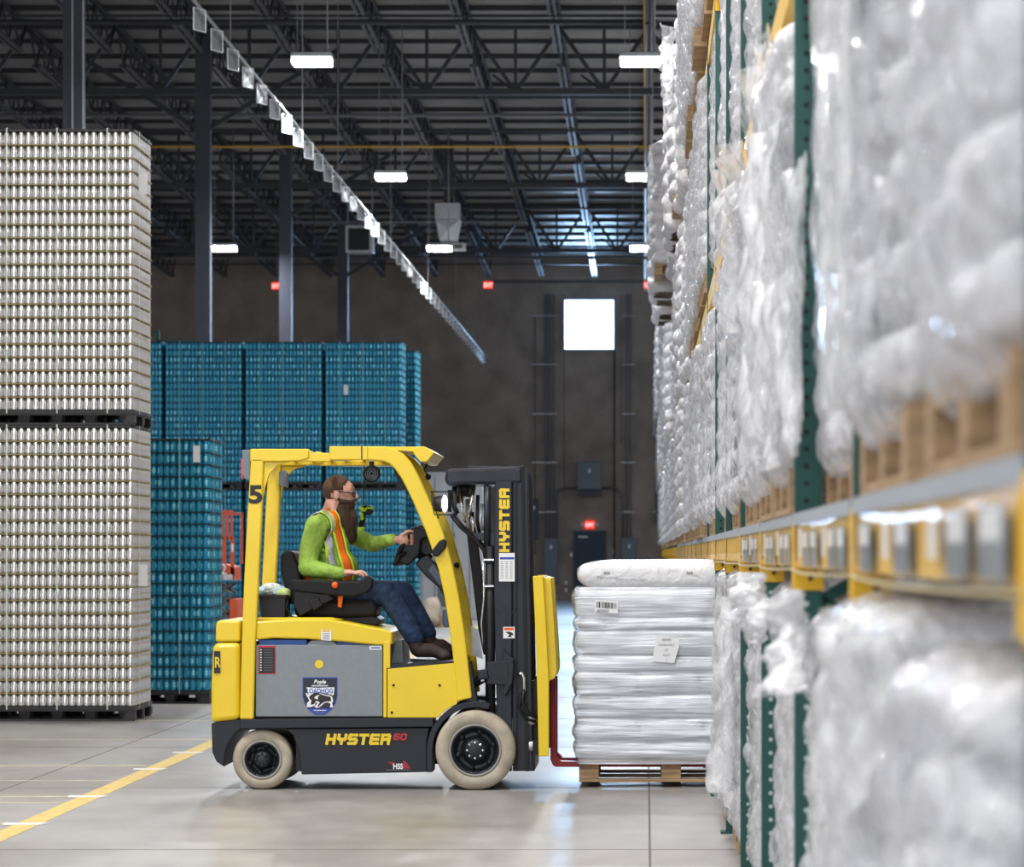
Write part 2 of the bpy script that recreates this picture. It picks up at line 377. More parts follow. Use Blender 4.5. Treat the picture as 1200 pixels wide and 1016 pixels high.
# sway braces beside the columns
for Y, X in ((50.7, -8.6), (65.5, -8.6), (80.5, -8.6), (95.7, -8.6)):
    for s_ in (-1, 1):
        trim(MB().bar((X, Y, roof(Y)-2.1), (X+s_*2.6, Y+.1, roof(Y)-.5), .09), M['truss'])
# columns
for i, (Y, X) in enumerate(((50.7, -8.6), (65.5, -8.6), (80.5, -8.6), (95.7, -8.6))):
    w = .145; mb = MB(); zt = roof(Y)-.1; mb.box(X-w, X+w, Y-.15, Y+.15, .02, zt)
    if i == 0: mb.box(X-.012, X+.012, Y-.165, Y-.15, .02, zt, 1).box(X+w, X+w+.03, Y-.15, Y-.11, .02, zt, 1)
    mb.box(X-.25, X+.25, Y-.25, Y+.25, 0, .03)
    o = struct(mb.build('column', [M['colpaint'], M['steel']], loc=(X, Y, 0)))
# high-bay lights
lights = []
for i, (Y, X) in enumerate(((49.5,-4.9), (49.5,-.09), (64.7,-4.9), (64.7,-.09), (79.9,-10.0), (79.9,-4.9), (79.9,-.09))):
    z = 8.8; names = {0:'bright rectangular high-bay light left of centre, largest under the roof', 1:'bright high-bay light nearest the top of the rack, largest on the right',
      2:'high-bay light between the hanging rail and the ceiling trusses, mid distance', 3:'high-bay light just left of the rack top, middle of its row of three',
      4:'high-bay light between the two left steel columns', 5:'high-bay light below the clear duct funnel, far end', 6:'high-bay light above the exit sign beside the racks, farthest of its row'}
    t = thing('high_bay_light', (X, Y, z), names[i], 'light', 'high-bay lights under the roof')
    MB().box(X-.30, X+.30, Y-.2, Y+.2, z, z+.07).build('housing', M['steel'], t, bevel=.01)
    MB().box(X-.285, X+.285, Y-.19, Y+.19, z-.10, z-.001).build('diffuser', M['led'], t, bevel=.02)
    if i == 5: MB().box(X+.30, X+.62, Y-.2, Y+.2, z-.09, z+.07).build('vent_box', M['white'], t, bevel=.01); MB().box(X+.36, X+.55, Y-.21, Y-.2, z-.05, z+.03).build('vent_grille', M['pipe'], t)
    m2 = MB(); m2.tube([(X+.22, Y, z+.06), (X+.22, Y, roof(Y)-.02)], .012, 6); m2.tube([(X-.22, Y, z+.06), (X-.22, Y, roof(Y)-.02)], .006, 6)
    m2.build('suspension_wire', M['wire'], t)
for Y in (-4, 8, 19, 34.3):                                # the same rows of lamps carry on towards and behind the camera
    for X in (-10, -4.9, -.09):
        area('high_bay_lamp', (X, Y, 8.8), .6, 260, (1,.98,.96), size_y=.4)
for Y, X in ((49.5,-4.9), (49.5,-.09), (64.7,-4.9), (64.7,-.09), (79.9,-10.0), (79.9,-4.9), (79.9,-.09)):
    area('high_bay_lamp', (X, Y, 8.68), .6, 480, (.90,.95,1), size_y=.4)
# hanging rail with its plates
t = thing('hanging_rail', (-5.3, 75, 8.0), 'long suspended rail with a row of clear hanging tabs running to the far wall', 'rail')
MB().tube([(-5.3, 30, 8.02), (-5.3, WY-1, 8.02)], .022, 6).build('rail', M['steel'], t)
tabm = film_mat('clear_tab', .35, (.75,.78,.82), (1,1,1), 5, .15, .3, .1, .3)
tb = MB(); tb.box(-.002,.002,-.33,.33,-.25,.02); tabme = None
for i in range(44):
    Y = 39.9+1.62*i
    mb = MB(); w_ = .0; ax = .055
    a = [(-5.3-ax, Y-.0, 7.99), (-5.3+ax, Y, 7.99), (-5.3+ax, Y, 7.73), (-5.3-ax, Y, 7.73)]
    if i == 0:
        mb.add([(-ax,.0,0),(ax,.25,0),(ax,.25,-.26),(-ax,0,-.26)], [(0,1,2,3)], 0)
        for p, q in (((-ax,0,0),(ax,.25,0)), ((ax,.25,0),(ax,.25,-.26)), ((ax,.25,-.26),(-ax,0,-.26)), ((-ax,0,-.26),(-ax,0,0))): mb.bar(p, q, .013, mi=1)
        me = mb.build('hanging_tab', [tabm, M['white']]); tabme = me.data; bpy.data.objects.remove(me)
    o = link_mesh('hanging_tab', tabme, t, (0, Y-75, 0))
for Y in (43, 52, 58, 70, 82, 94, 105): MB().tube([(-5.3, Y, 8.0), (-5.3, Y, roof(Y)-.05)], .008, 5).build('hanger_wire', M['wire'], t)
# unit heater, duct funnel, exit signs
Y = 83.0; c = P(421, 279, Y)
t = thing('unit_heater', (c.x, Y, c.z-.36), 'square grey unit heater with dark louvres hanging under the roof', 'heater')
MB().box(c.x-.34, c.x+.34, Y, Y+.5, c.z-.36, c.z+.33).build('casing', M['steel'], t, bevel=.02)
mb = MB().box(c.x-.27, c.x+.25, Y-.02, Y, c.z-.30, c.z+.24)
for i in range(7): mb.bar((c.x-.26, Y-.03, c.z-.25+.08*i), (c.x+.24, Y-.03, c.z-.25+.08*i), .02)
mb.build('louvre_grille', M['ink'], t)
MB().tube([(c.x-.3,Y+.2,c.z+.3),(c.x-.3,Y+.2,roof(Y))], .012, 6).tube([(c.x+.3,Y+.2,c.z+.3),(c.x+.3,Y+.2,roof(Y))], .012, 6).build('hanger_rod', M['wire'], t)
Y = 82.0; c = P(525, 262, Y)
t = thing('air_duct', (c.x, Y, c.z-.4), 'pale tapering sheet-metal duct with crossed creases under the roof', 'duct')
mb = MB(); a, bt, h1, h0 = .30, .21, .10, -.40
vs = [(-a,0,h1),(a,0,h1),(bt,.05,h0),(-bt,.05,h0),(-a,.55,h1),(a,.55,h1),(bt,.5,h0),(-bt,.5,h0),(0,-.04,-.15)]
vs = [(c.x+v[0], Y+v[1], c.z+v[2]) for v in vs]
mb.add(vs, [(0,8,1)[::-1],(1,8,2)[::-1],(2,8,3)[::-1],(3,8,0)[::-1],(1,2,6,5),(0,4,7,3),(4,5,6,7),(3,7,6,2)]).build('funnel', M['ductm'], t)
MB().box(c.x-.32, c.x+.28, Y, Y+.5, c.z+.11, c.z+.50).build('duct_box', M['steel'], t); MB().box(c.x-.12, c.x+.12, Y+.2, Y+.4, c.z+.5, roof(Y)-.02).build('duct_riser', M['truss'], t)
for px, py, l in ((324,335,'red exit sign hanging between the steel columns on the left'), (572,334,'red exit sign hanging near the end of the hanging rail'), (760,334,'red exit sign hanging beside the racks')):
    Y = 100.0; c = P(px, py, Y)
    t = thing('exit_sign', (c.x, Y, c.z-.11), l, 'exit sign', 'red exit signs')
    MB().box(c.x-.16, c.x+.16, Y, Y+.06, c.z-.13, c.z+.13).build('housing', M['paneld'], t)
    MB().box(c.x-.14, c.x+.14, Y-.01, Y, c.z-.11, c.z+.11).build('red_face', M['exitm'], t)
    MB().tube([(c.x,Y+.03,c.z+.12),(c.x,Y+.03,roof(Y))], .01, 6).build('hanger_rod', M['wire'], t)
    EXT = globals().setdefault('EXITS', []); EXT.append((t, c.x, Y-.015, c.z-.07, .14))
c = P(691, 615, WY)
t = thing('exit_sign', (c.x, WY-.1, c.z-.12), 'red exit sign with two lamp heads above the navy door', 'exit sign', 'red exit signs')
MB().box(c.x-.16, c.x+.16, WY-.08, WY, c.z-.13, c.z+.13).build('red_face', M['exitm'], t); EXITS.append((t, c.x, WY-.09, c.z-.07, .14))
for s_ in (-1, 1): MB().lathe([(0,-.1),(.06,-.09),(.07,-.04),(.04,0)], (c.x+s_*.24, WY-.02, c.z), 'y', 12).build('lamp_head', M['white'], t)
# electric gear on the back wall
def wallbox(name, px0, px1, py0, py1, m_, label, cat, d=.25, group=None):
    a = P(px0, py1, WY); b_ = P(px1, py0, WY)
    t = thing(name, ((a.x+b_.x)/2, WY-.02, max(a.z, 0)), label, cat, group)
    MB().box(a.x, b_.x, WY-d, WY-.005, a.z, b_.z).build('cabinet', m_, t, bevel=.015)
    MB().box(a.x+.03, b_.x-.03, WY-d-.015, WY-d, a.z+.04, b_.z-.04).build('cover', m_, t, bevel=.005)
    MB().box((a.x+b_.x)/2-.03, (a.x+b_.x)/2+.05, WY-d-.02, WY-d-.015, b_.z-.35, b_.z-.22).build('warning_label', M['white'], t)
    return t, a, b_
wallbox('electrical_panel', 637, 654, 631, 683, M['panel'], 'tall grey electrical panel on the wall left of the navy door', 'electrical panel', .2, 'electrical panels by the door')
wallbox('electrical_panel', 728, 746, 630, 683, M['panel'], 'grey electrical panel on the wall right of the navy door', 'electrical panel', .2, 'electrical panels by the door')
t, a, b_ = wallbox('transformer_box', 677, 704.5, 542, 574, M['panel'], 'square grey transformer box high above the navy door', 'transformer', .5)
MB().prism([(a.x, a.z-.02), (b_.x, a.z-.02), (b_.x, a.z-.20), (a.x, a.z-.20)], WY-.4, WY-.05).build('bracket', M['paneld'], t)
wallbox('junction_box', 769, 776, 592, 613, M['ink'], 'black box on the wall close to the racks', 'box', .25)
wallbox('outlet_box', 661, 665, 681, 685, M['white'], 'small white outlet low on the wall left of the door', 'outlet', .06, 'wall outlets')
wallbox('outlet_box', 667, 671, 640, 644.5, M['panel'], 'small grey switch box on the wall just left of the door', 'outlet', .06, 'wall outlets')
wallbox('outlet_box', 717, 721, 636, 640, M['panel'], 'small grey switch box on the wall just right of the door', 'outlet', .06, 'wall outlets')
wallbox('alarm_panel', 620, 631, 585, 632, M['paneld'], 'dark alarm panel with two red marks on the wall beside the mast', 'alarm panel', .15)
for (px, y0, y1, r, m_) in ((627,370,650,.02,'pipe'), (640,345,630,.03,'panel'), (644,345,630,.03,'panel'), (649,345,630,.025,'panel'), (661,345,585,.012,'pipe'), (720,410,655,.025,'ink'),
                          (735,345,640,.03,'panel'), (739,345,630,.02,'panel'), (769,352,592,.03,'panel'), (728,345,520,.01,'pipe')):
    a = P(px, y1, WY-.08); b_ = P(px, y0, WY-.08)
    o = MB().tube([a, b_], r, 8).build('wall_conduit', M[m_], loc=(a.x, a.y, a.z)); struct(o)
for (y_) in (370, 427, 485, 542, 600):
    for x0, x1 in ((623, 653), (728, 745), (765, 774)):
        a = P(x0, y_, WY-.1); b_ = P(x1, y_, WY-.1); struct(MB().bar(a, b_, .05, .03).build('conduit_strut', M['steel'], loc=a))
for pts in ([(677,572),(660,572),(654,575),(652.5,582),(652.5,631)], [(704,572),(722,572),(728,577),(730,585),(730,630)]):
    q = [P(x, y, WY-.1) for x, y in pts]; struct(MB().tube(q, .035, 8).build('conduit_pipe', M['pipe'], loc=q[0]))
# ================================================================ pallets of cans
def can_mesh(n, dark=False):
    prof = [(.026, 0), (.0325, .005), (.033, .010), (.033, .113), (.0298, .1185), (.030, .1200), (.0, .119)]
    vs = []; uv = []
    for r, h in prof:
        for j in range(n+1):
            t = 2*PI*j/n; vs.append((r*math.cos(t), r*math.sin(t), h)); uv.append((2*j/n, h/.12))
    fs = [(i*(n+1)+j, i*(n+1)+j+1, (i+1)*(n+1)+j+1, (i+1)*(n+1)+j) for i in range(len(prof)-1) for j in range(n)]
    return np.array(vs), fs, np.array(uv)
def cans_to_mesh(name, places, n, m):
    v, f, uv = can_mesh(n); k = len(places); rnd = random.Random(5)
    V = np.empty((k, len(v), 3)); U = np.empty((k, len(f)*4, 2)); fa = np.array(f)
    uvl = uv[fa.ravel()]
    for i, (x, y, z) in enumerate(places):
        V[i] = v+(x, y, z); U[i] = uvl+(rnd.random(), 0)
    F = (fa[None]+(np.arange(k)*len(v))[:, None, None]).reshape(-1, 4)
    me = bpy.data.meshes.new(name); me.from_pydata(V.reshape(-1, 3).tolist(), [], F.tolist()); me.materials.append(m)
    ul = me.uv_layers.new(name='UVMap'); ul.data.foreach_set('uv', U.ravel())
    me.polygons.foreach_set('use_smooth', [True]*len(F)); me.update(); return me
NR, PW, PD, RH = 21, 1.40, 1.10, .1215
NX, NY = 21, 17
def chamfer_sheet(mb, w, d, z0, z1, mi=0, c=.05):
    p = [(-w/2+c,-d/2),(w/2-c,-d/2),(w/2-.01,-d/2+.02),(w/2,-d/2+c),(w/2,d/2-c),(w/2-c,d/2),(-w/2+c,d/2),(-w/2,d/2-c),(-w/2,-d/2+c)]
    n = len(p); vs = [(x,y,z0) for x,y in p]+[(x,y,z1) for x,y in p]
    mb.add(vs, [tuple(range(n-1,-1,-1)), tuple(range(n,2*n))]+[(i,(i+1)%n,n+(i+1)%n,n+i) for i in range(n)], mi)
def plastic_pallet():
    mb = MB(); mb.box(-.71,.71,-.56,.56,.105,.135); mb.box(-.70,.70,-.55,.55,.09,.105)
    for y in (-.5, 0, .5): mb.box(-.70,.70,y-.055,y+.055,0,.02)
    for x in (-.62, -.30, 0, .30, .62):
        for y in (-.5, 0, .5): mb.lathe([(0,.09),(.07,.09),(.055,.02),(0,.02)][::-1], (x,y,0), 'z', 8, sm=False)
    for x in (-.66, .66):
        for y in (-.5, 0, .5): mb.box(x-.05,x+.05,y-.06,y+.06,.02,.09)
    return mb
PM = plastic_pallet().build('x', M['palletb']); pallet_me = PM.data; bpy.data.objects.remove(PM)
def front_places(nx, zr, rnd):
    out = []
    for r in zr:
        for i in range(nx): out.append((-PW/2+.034+i*(PW-.068)/(nx-1), -PD/2+.034, r*RH))
    return out
def make_stack_meshes(blue):
    m = M['canb'] if blue else M['barrel']; n = 12 if blue else 16
    one = cans_to_mesh('can', [(0,0,0)], n, m)
    rows = list(range(NR)); big = front_places(NX, rows[8:13] if not blue else rows[10:15], None)[-100:]
    bigs = set((round(a,3), round(c,3)) for a, b_, c in big); rest = []
    for r in rows:
        for i in range(NX):
            x = -PW/2+.034+i*(PW-.068)/(NX-1)
            for j in range(NY):
                y = -PD/2+.034+j*(PD-.068)/(NY-1)
                if j == 0 and (round(x,3), round(r*RH,3)) in bigs: continue
                if j == 0 or i == NX-1 or (r == NR-1 and False) or (i == 0 and blue): rest.append((x, y, r*RH))
                elif j == 1 and not blue: rest.append((x, y, r*RH))
    restme = cans_to_mesh('can_rows', rest, 10 if blue else 14, m)
    mb = MB()
    for r in range(1, NR): chamfer_sheet(mb, PW+.03, PD+.03, r*RH-.006, r*RH+(.001 if not blue else .004), c=.07)
    o = mb.build('x', M['tan'] if not blue else M['sheetb']); sheet = o.data; bpy.data.objects.remove(o)
    mb = MB(); chamfer_sheet(mb, PW+.02, PD+.02, NR*RH, NR*RH+.022, c=.04)
    o = mb.build('x', M['sheetb'] if blue else M['palletb']); topf = o.data; bpy.data.objects.remove(o)
    mb = MB()
    for x in (-.46, 0, .46) if not blue else (-.43, -.02, .40):
        mb.box(x-.0055, x+.0055, -PD/2-.018, -PD/2-.0165, -.03, NR*RH+.03).box(x-.008, x+.008, -PD/2-.018, PD/2+.01, NR*RH+.023, NR*RH+.026)
    for y in (-.3, .3): mb.box(PW/2+.016, PW/2+.018, y-.008, y+.008, -.03, NR*RH+.03)
    o = mb.build('x', M['strapb'] if blue else M['strap']); stp = o.data; bpy.data.objects.remove(o)
    return one, big, restme, sheet, topf, stp
def can_stack(meshes, blue, label, loc, group):
    one, big, restme, sheet, topf, stp = meshes
    t = thing('can_stack', loc, label, 'cans', group)
    for p in big: link_mesh('can', one, t, p)
    o = link_mesh('can_rows', restme, t); o['kind'] = 'stuff'
    link_mesh('tier_sheets', sheet, t); link_mesh('top_frame', topf, t); link_mesh('strap', stp, t)
    mb = MB()
    if blue: mb.box(-PW/2-.01+1.30,-PW/2+1.36,-PD/2-.02,-PD/2-.018,2.35,2.52).build('paper_label', M['white'], t)  if False else None
    return t
sm_ = make_stack_meshes(False); bm_ = make_stack_meshes(True)
def pallet(label, loc, group):
    o = link_mesh('plastic_pallet', pallet_me, None, loc); tag(o, label, 'pallet', group)
    return o
sx, sy = -4.68-.71, 30.85+.56
PH, SH = .135, NR*RH+.022
gs = 'bare silver can stacks'; gp = 'black plastic pallets under the silver cans'
pallet('black plastic pallet on the floor under the lower silver can stack', (sx, sy, 0), gp)
s1 = can_stack(sm_, False, 'lower stack of silver cans standing on the floor pallet at the left edge', (sx, sy, PH), gs)
pallet('black plastic pallet sandwiched between the two silver can stacks', (sx, sy, PH+SH+.004), gp)
s2 = can_stack(sm_, False, 'upper stack of silver cans reaching to the roof columns at the left edge', (sx, sy, PH*2+SH+.004), gs)
for s_, z in ((s1, 1.2), (s2, 2.1)):
    MB().add([(PW/2+.02,-.38,z-.1),(PW/2+.09,-.30,z-.1),(PW/2+.09,-.30,z+.1),(PW/2+.02,-.38,z+.1)], [(0,1,2,3)]).build('paper_label', M['white'], s_, loc=(0,0,0))
# blue cans
gb = 'blue can stacks'; gbp = 'black plastic pallets under the blue cans'
bx, by = -4.45-.71, 34.4+.56
pallet('black plastic pallet on the floor under the nearest single blue can stack', (bx, by, 0), gbp)
s3 = can_stack(bm_, True, 'nearest stack of dark blue cans, one pallet high, between silver stack and forklift', (bx, by, PH), gb)
MB().box(PW/2-.16,PW/2-.09,-PD/2-.022,-PD/2-.02,2.33,2.5).build('paper_label', M['white'], s3, loc=(0,0,0))
cols = [(-10.05-.0, 61.9, 'far left, mostly behind the silver cans'), (-8.13, 61.9, 'first full one from the left'), (-6.66, 61.9, 'in the middle'), (-5.19, 61.9, 'at the right end')]
for i, (cx, cy, d) in enumerate(cols):
    cx = (-9.60, -8.13, -6.66, -5.19)[i]
    for lv in (0, 1):
        z = lv*(PH+SH+.004); w = ('lower', 'upper')[lv]
        pallet('black pallet, %s blue can stack, front row, %s' % (w, d), (cx, cy+.56, z), gbp)
        can_stack(bm_, True, '%s blue can stack, front row, %s' % (w, d), (cx, cy+.56, z+PH), gb)
for cx, cy, d in ((-5.10, 64.6, 'just behind the right end of the long row'), (-5.86, 76.0, 'farthest one showing past the right end')):
    for lv in (0, 1):
        z = lv*(PH+SH+.004); w = ('lower', 'upper')[lv]
        pallet('black pallet, %s blue can stack %s' % (w, d), (cx, cy+.56, z), gbp)
        can_stack(bm_, True, '%s blue can stack %s' % (w, d), (cx, cy+.56, z+PH), gb)
for s_ in [o for o in C.objects if o.get('label', '') == 'upper blue can stack, front row, at the right end']:
    MB().box(-.36,-.28,-PD/2-.022,-PD/2-.02,1.6,1.78).build('paper_label', M['white'], s_, loc=(0,0,0))
# ================================================================ pallet racks on the right
rng = random.Random(11)
def UY(k): return U0+PITCH*k if k >= 0 else 3.86+(k+1)*PITCH
RX = .44; PITCH = 2.85; U0 = 7.14
LEV = [1.655, 3.42, 5.20]; RTOP = 7.55
def post_mb(holes, near):
    mb = MB()
    for x0, x1 in ((0, .08), (1.02, 1.10)):
        mb.box(x0, x1, -.035, .04, .012, RTOP)
        mb.box(x0-.03, x1+.03, -.07, .07, 0, .012)
    if holes:
        for i in range(int((RTOP-.2)/.0508)):
            z = .12+i*.0508; mi = 2 if z < 1.45 else 1  # lower holes painted pale, as if light shows through them
            n = 6; c = (.034, z); vs = [(c[0]+.0085*math.cos(2*PI*j/n), -.0365, c[1]+.0085*math.sin(2*PI*j/n)) for j in range(n)]
            mb.add(vs, [tuple(range(n))], mi)
            vs = [(-.0015, .0+.008*math.cos(2*PI*j/n), c[1]+.008*math.sin(2*PI*j/n)) for j in range(n)]
            mb.add(vs, [tuple(range(n-1,-1,-1))], mi)
    return mb
fo = post_mb(True, True).build('x', [M['green'], M['hole'], M['bolt']]); fr_me = fo.data; bpy.data.objects.remove(fo)
fo = post_mb(False, True).build('x', [M['green'], M['hole'], M['bolt']]); frf_me = fo.data; bpy.data.objects.remove(fo)
mb = MB(); z = .3
while z < RTOP-1:
    mb.bar((.08,0,z),(1.02,0,z+.55),.035).bar((1.02,0,z+.55),(.08,0,z+1.1),.035); z += 1.1
fo = mb.build('x', M['green']); br_me = fo.data; bpy.data.objects.remove(fo)
ordw = ['first','second','third','fourth','fifth','sixth','seventh','eighth','ninth','tenth','eleventh','twelfth']
KMIN, KMAX = -1, 33
for kk in range(KMIN, KMAX+2):
    Y = UY(kk)
    lbl = ('green rack upright, %s from the camera along the aisle' % ordw[kk+1]) if kk+1 < 12 else 'green rack upright far along the racks towards the back wall'
    t = thing('rack_upright', (RX, Y, 0), lbl, 'rack upright', 'green rack uprights' if kk+1 < 12 else 'far green rack uprights')
    link_mesh('posts', fr_me if kk < 9 else frf_me, t); 
    if kk < 12: link_mesh('brace', br_me, t)
# beams
def beam_parts(lv, detail):
    L_ = PITCH-.09
    mb = MB().box(0, .045, 0, L_, -.13, -.03).box(.0, .06, 0, L_, -.145, -.10)
    out = [('beam_rail', mb, M['yellow_rack'])]
    return out
beam_me = {}
def bld(mb, m, **k_):
    o = mb.build('x', m, **k_); d = o.data; bpy.data.objects.remove(o); return d
Lb = PITCH-.085
beam_me['rail'] = bld(MB().box(.005,.045,0,Lb,-.155,-.032), M['yellow_rack'])
cb = MB()
cb.box(-.004,.002,-.02,.05,-.215,-.02).box(-.004,.085,-.085,-.08,-.225,-.14); cb.box(-.004,.0,-.085,-.02,-.225,-.02)
for z in (-.20,-.17): cb.lathe([(0,-.004),(.007,-.004),(.007,0)],(.045 if z==-.2 else .06,-.085,z+.01),'y',8,mi=1)
beam_me['conn'] = bld(cb, [M['yellow_rack'], M['ink']])
beam_me['edge'] = bld(MB().box(-.006,.02,0,Lb,-.034,.0), M['mesh'])
# clear sleeve that sags out in front of the beam
sv = []; n = 24
for i in range(n+1):
    u = i/n; bul = .02+.035*math.sin(PI*u)**.6
    for z_, q in ((-.035,.2),(-.07,.8),(-.115,1),(-.15,.8),(-.165,.15)): sv.append((-bul*q, u*Lb, z_))
sf = [(i*5+j,(i+1)*5+j,(i+1)*5+j+1,i*5+j+1) for i in range(n) for j in range(4)]
sl = MB(); sl.add(sv, sf, 0, True); beam_me['sleeve'] = bld(sl, M['sleeve'])
sl = MB().tube([(-.006-.025*math.sin(PI*i/12)**.6, Lb*i/12, -.163-.006*math.sin(PI*i/12)) for i in range(13)], .0035, 6); beam_me['hem'] = bld(sl, mat('sleeve_hem', (.55,.45,.22), .4))
card = bld(MB().box(-.012,-.010,0,.26,-.15,-.055).box(-.0135,-.012,.02,.24,-.10,-.06,1), [M['panel'], M['white']])
cardw = bld(MB().box(-.012,-.010,0,.12,-.125,-.045), [M['white']])
frontname = lambda i: 'between the %s and %s green uprights from the camera' % (ordw[i], ordw[i+1])
for kk in range(KMIN, KMAX+1):
    Y = UY(kk)+.045
    for lv, z in enumerate(LEV):
        s_ = FPX/(Y+PITCH)
        if VY-(z-CAMH-.3)*s_ < 0 and lv: continue
        i = kk+1
        lw = ('lowest', 'middle', 'top')[lv]
        if i < 10: l = 'yellow rack beam, %s level, %s' % (lw, frontname(i)); g = 'yellow rack beams'
        else: l = 'yellow rack beam of the %s level far down the aisle' % lw; g = 'far yellow beams, %s level' % lw
        t = thing('rack_beam', (RX, Y, z), l, 'rack beam', g)
        if kk < 0: t.scale.y = (U0-3.86-.085)/Lb
        link_mesh('rail', beam_me['rail'], t)
        if lv == 0 or kk < 6: link_mesh('end_connector', beam_me['conn'], t, (0, 0, 0)); 
        if lv == 0 and kk < 14:
            link_mesh('deck_edge', beam_me['edge'], t); link_mesh('clear_sleeve', beam_me['sleeve'], t)
            if kk != 5: link_mesh('sleeve_hem', beam_me['hem'], t)
        if lv == 0 and kk < 3:
            y = .12
            while y < Lb-.3:
                w = link_mesh('label_card', card if (int(y*10) % 3) else cardw, t, (0, y, 0)); y += .36+.1*rng.random()
# wooden pallets: 1.22 deep into the rack, 1.30 along it
def wood_pallet(w=1.10, L_=1.24):
    mb = MB()
    for i in range(7):
        y = -L_/2+i*(L_-.10)/6; mb.box(0, w, y, y+.10, .12, .138)
    for x in (0, w/2-.02, w-.04):
        mb.box(x, x+.04, -L_/2, L_/2, .02, .12) if False else None
    for y in (-L_/2, -.07, L_/2-.14):
        for x in (0, w/2-.05, w-.10): mb.box(x, x+.10, y, y+.14, .02, .10)
    for x in (0, w/2-.05, w-.10): mb.box(x, x+.10, -L_/2, L_/2, .10, .12)
    mb.box(0, .10, -L_/2, L_/2, 0, .02).box(w-.1, w, -L_/2, L_/2, 0, .02)
    return mb
wp_me = bld(wood_pallet(), [M['wood'], M['woodd']])
# bags and wrapped stacks --------------------------------------------------
def pillow(mb, cx, cy, cz, lx, ly, lz, n=14, m=10, mi=0, seed=0, e=.35, wr=.012):
    vs = []
    def sg(v, p): return math.copysign(abs(v)**p, v)
    for i in range(m+1):
        ph = -PI/2+PI*i/m
        for j in range(n):
            t = 2*PI*j/n
            x = sg(math.cos(ph), e)*sg(math.cos(t), e); y = sg(math.cos(ph), e)*sg(math.sin(t), e); z = sg(math.sin(ph), .8)
            edge = max(abs(x), abs(y)); zz = z*(1-.25*edge**4)
            p = Vector((cx+x*lx/2, cy+y*ly/2, cz+zz*lz/2))
            d = mnoise.noise(p*6+Vector((seed*7.1, 0, seed)))*wr; p += Vector((x, y, z*.4))*d; vs.append(p)
    fs = [(i*n+j, i*n+(j+1)%n, (i+1)*n+(j+1)%n, (i+1)*n+j) for i in range(m) for j in range(n)]
    mb.add(vs, fs, mi, True)
def shell(mb, x0, x1, y0, y1, z0, z1, layers, amp, seed, nu=96, nvv=90, rad=.12, lean=0, rough=.02, mi=0, top=True, fold=0):
    """wrapped outline of a bag stack: rounded prism whose sides bulge with each bag layer"""
    cx, cy = (x0+x1)/2, (y0+y1)/2; hx, hy = (x1-x0)/2, (y1-y0)/2
    vs = []; H = z1-z0
    def outline(u):
        per = 4; s_ = u*per; side = int(s_) % 4; f = s_-int(s_); f = f*2-1
        q = [(f, -1), (1, f), (-f, 1), (-1, -f)][side]; x, y = q
        r = 1-.5*rad*abs(f)**8; return x*r, y*r
    for i in range(nvv+1):
        v = i/nvv; z = z0+H*v
        lay = abs(math.sin(PI*v*layers))**.5
        b_ = amp*(lay-.6)
        tp = max(0, (v-.94)/.06); bt = max(0, (.05-v)/.05)
        for j in range(nu):
            x, y = outline(j/nu)
            X = cx+x*hx; Y_ = cy+y*hy
            nn = mnoise.fractal(Vector((X*3.0+seed, Y_*3.0, z*2.2)), .6, 2.2, 4)*rough*1.6
            n2 = mnoise.noise(Vector((X*14+seed, Y_*14, z*16)))*rough*.5
            if fold: nn += fold*(abs(mnoise.noise(Vector((X*2.5, Y_*5+seed, z*.7))))-.15)+fold*.5*abs(mnoise.noise(Vector((X*9, Y_*14+z*3, z*5+seed))))
            r_ = b_+nn+n2-.10*tp**2-.03*bt
            pn = .02*mnoise.noise(Vector((seed, 0, z*1.7)))
            vs.append((X+x*r_+pn+lean*v, Y_+y*r_, z+.02*tp*mnoise.noise(Vector((X*4, Y_*4, seed)))))
    fs = [(i*nu+j, i*nu+(j+1)%nu, (i+1)*nu+(j+1)%nu, (i+1)*nu+j) for i in range(nvv) for j in range(nu)]
    vs.append((cx+lean, cy, z1+.01)); c_ = len(vs)-1
    if top: fs += [(nvv*nu+j, nvv*nu+(j+1)%nu, c_) for j in range(nu)]
    mb.add(vs, fs, mi, True)
def crumple(w, h, seed, depth=.12, n=44, fold=.05, taper=0.0):
    """loose sheet of film hanging in folds; x is outwards, y along, z down"""
    vs = []
    for i in range(n+1):
        v = i/n
        for j in range(n+1):
            u = j/n*2-1; wd = w/2*(1-taper*v+.15*math.sin(v*5+seed))
            q = Vector((u*1.6+seed*3, v*2.2, seed))
            fx = mnoise.fractal(q*1.2, 1.0, 2.1, 3)*depth+abs(math.sin(u*4.5+seed+v*2))*fold
            edge = mnoise.noise(Vector((u*1.6+seed, 5.5, 1)))*.10*h*v
            vs.append((-abs(fx)-.005, u*wd+mnoise.noise(q*3)*.03, -h*v+edge))
    fs = [(i*(n+1)+j, i*(n+1)+j+1, (i+1)*(n+1)+j+1, (i+1)*(n+1)+j) for i in range(n) for j in range(n)]
    return MB().add(vs, fs, 0, True)
HEAD = {0: 1.30, 1: 1.42, 2: 1.46, 3: 1.75}
def bag_layers(mb, H, seed, n_l, w=1.03, L_=1.20, det=12):
    r = random.Random(seed); lh = H/n_l
    for i in range(n_l):
        z = .02+lh*(i+.5)
        if i % 2 == 0:
            for j in range(3): pillow(mb, w/2+r.uniform(-.02,.02), -L_/2+L_*(j+.5)/3, z, w, L_/3*1.02, lh*1.1, det, 8, 0, seed+i*3+j)
        else:
            for j in range(2): pillow(mb, w/2+r.uniform(-.02,.02), -L_/2+L_*(j+.5)/2, z, w, L_/2*1.02, lh*1.1, det, 8, 0, seed+i*3+j)
near_v = {}
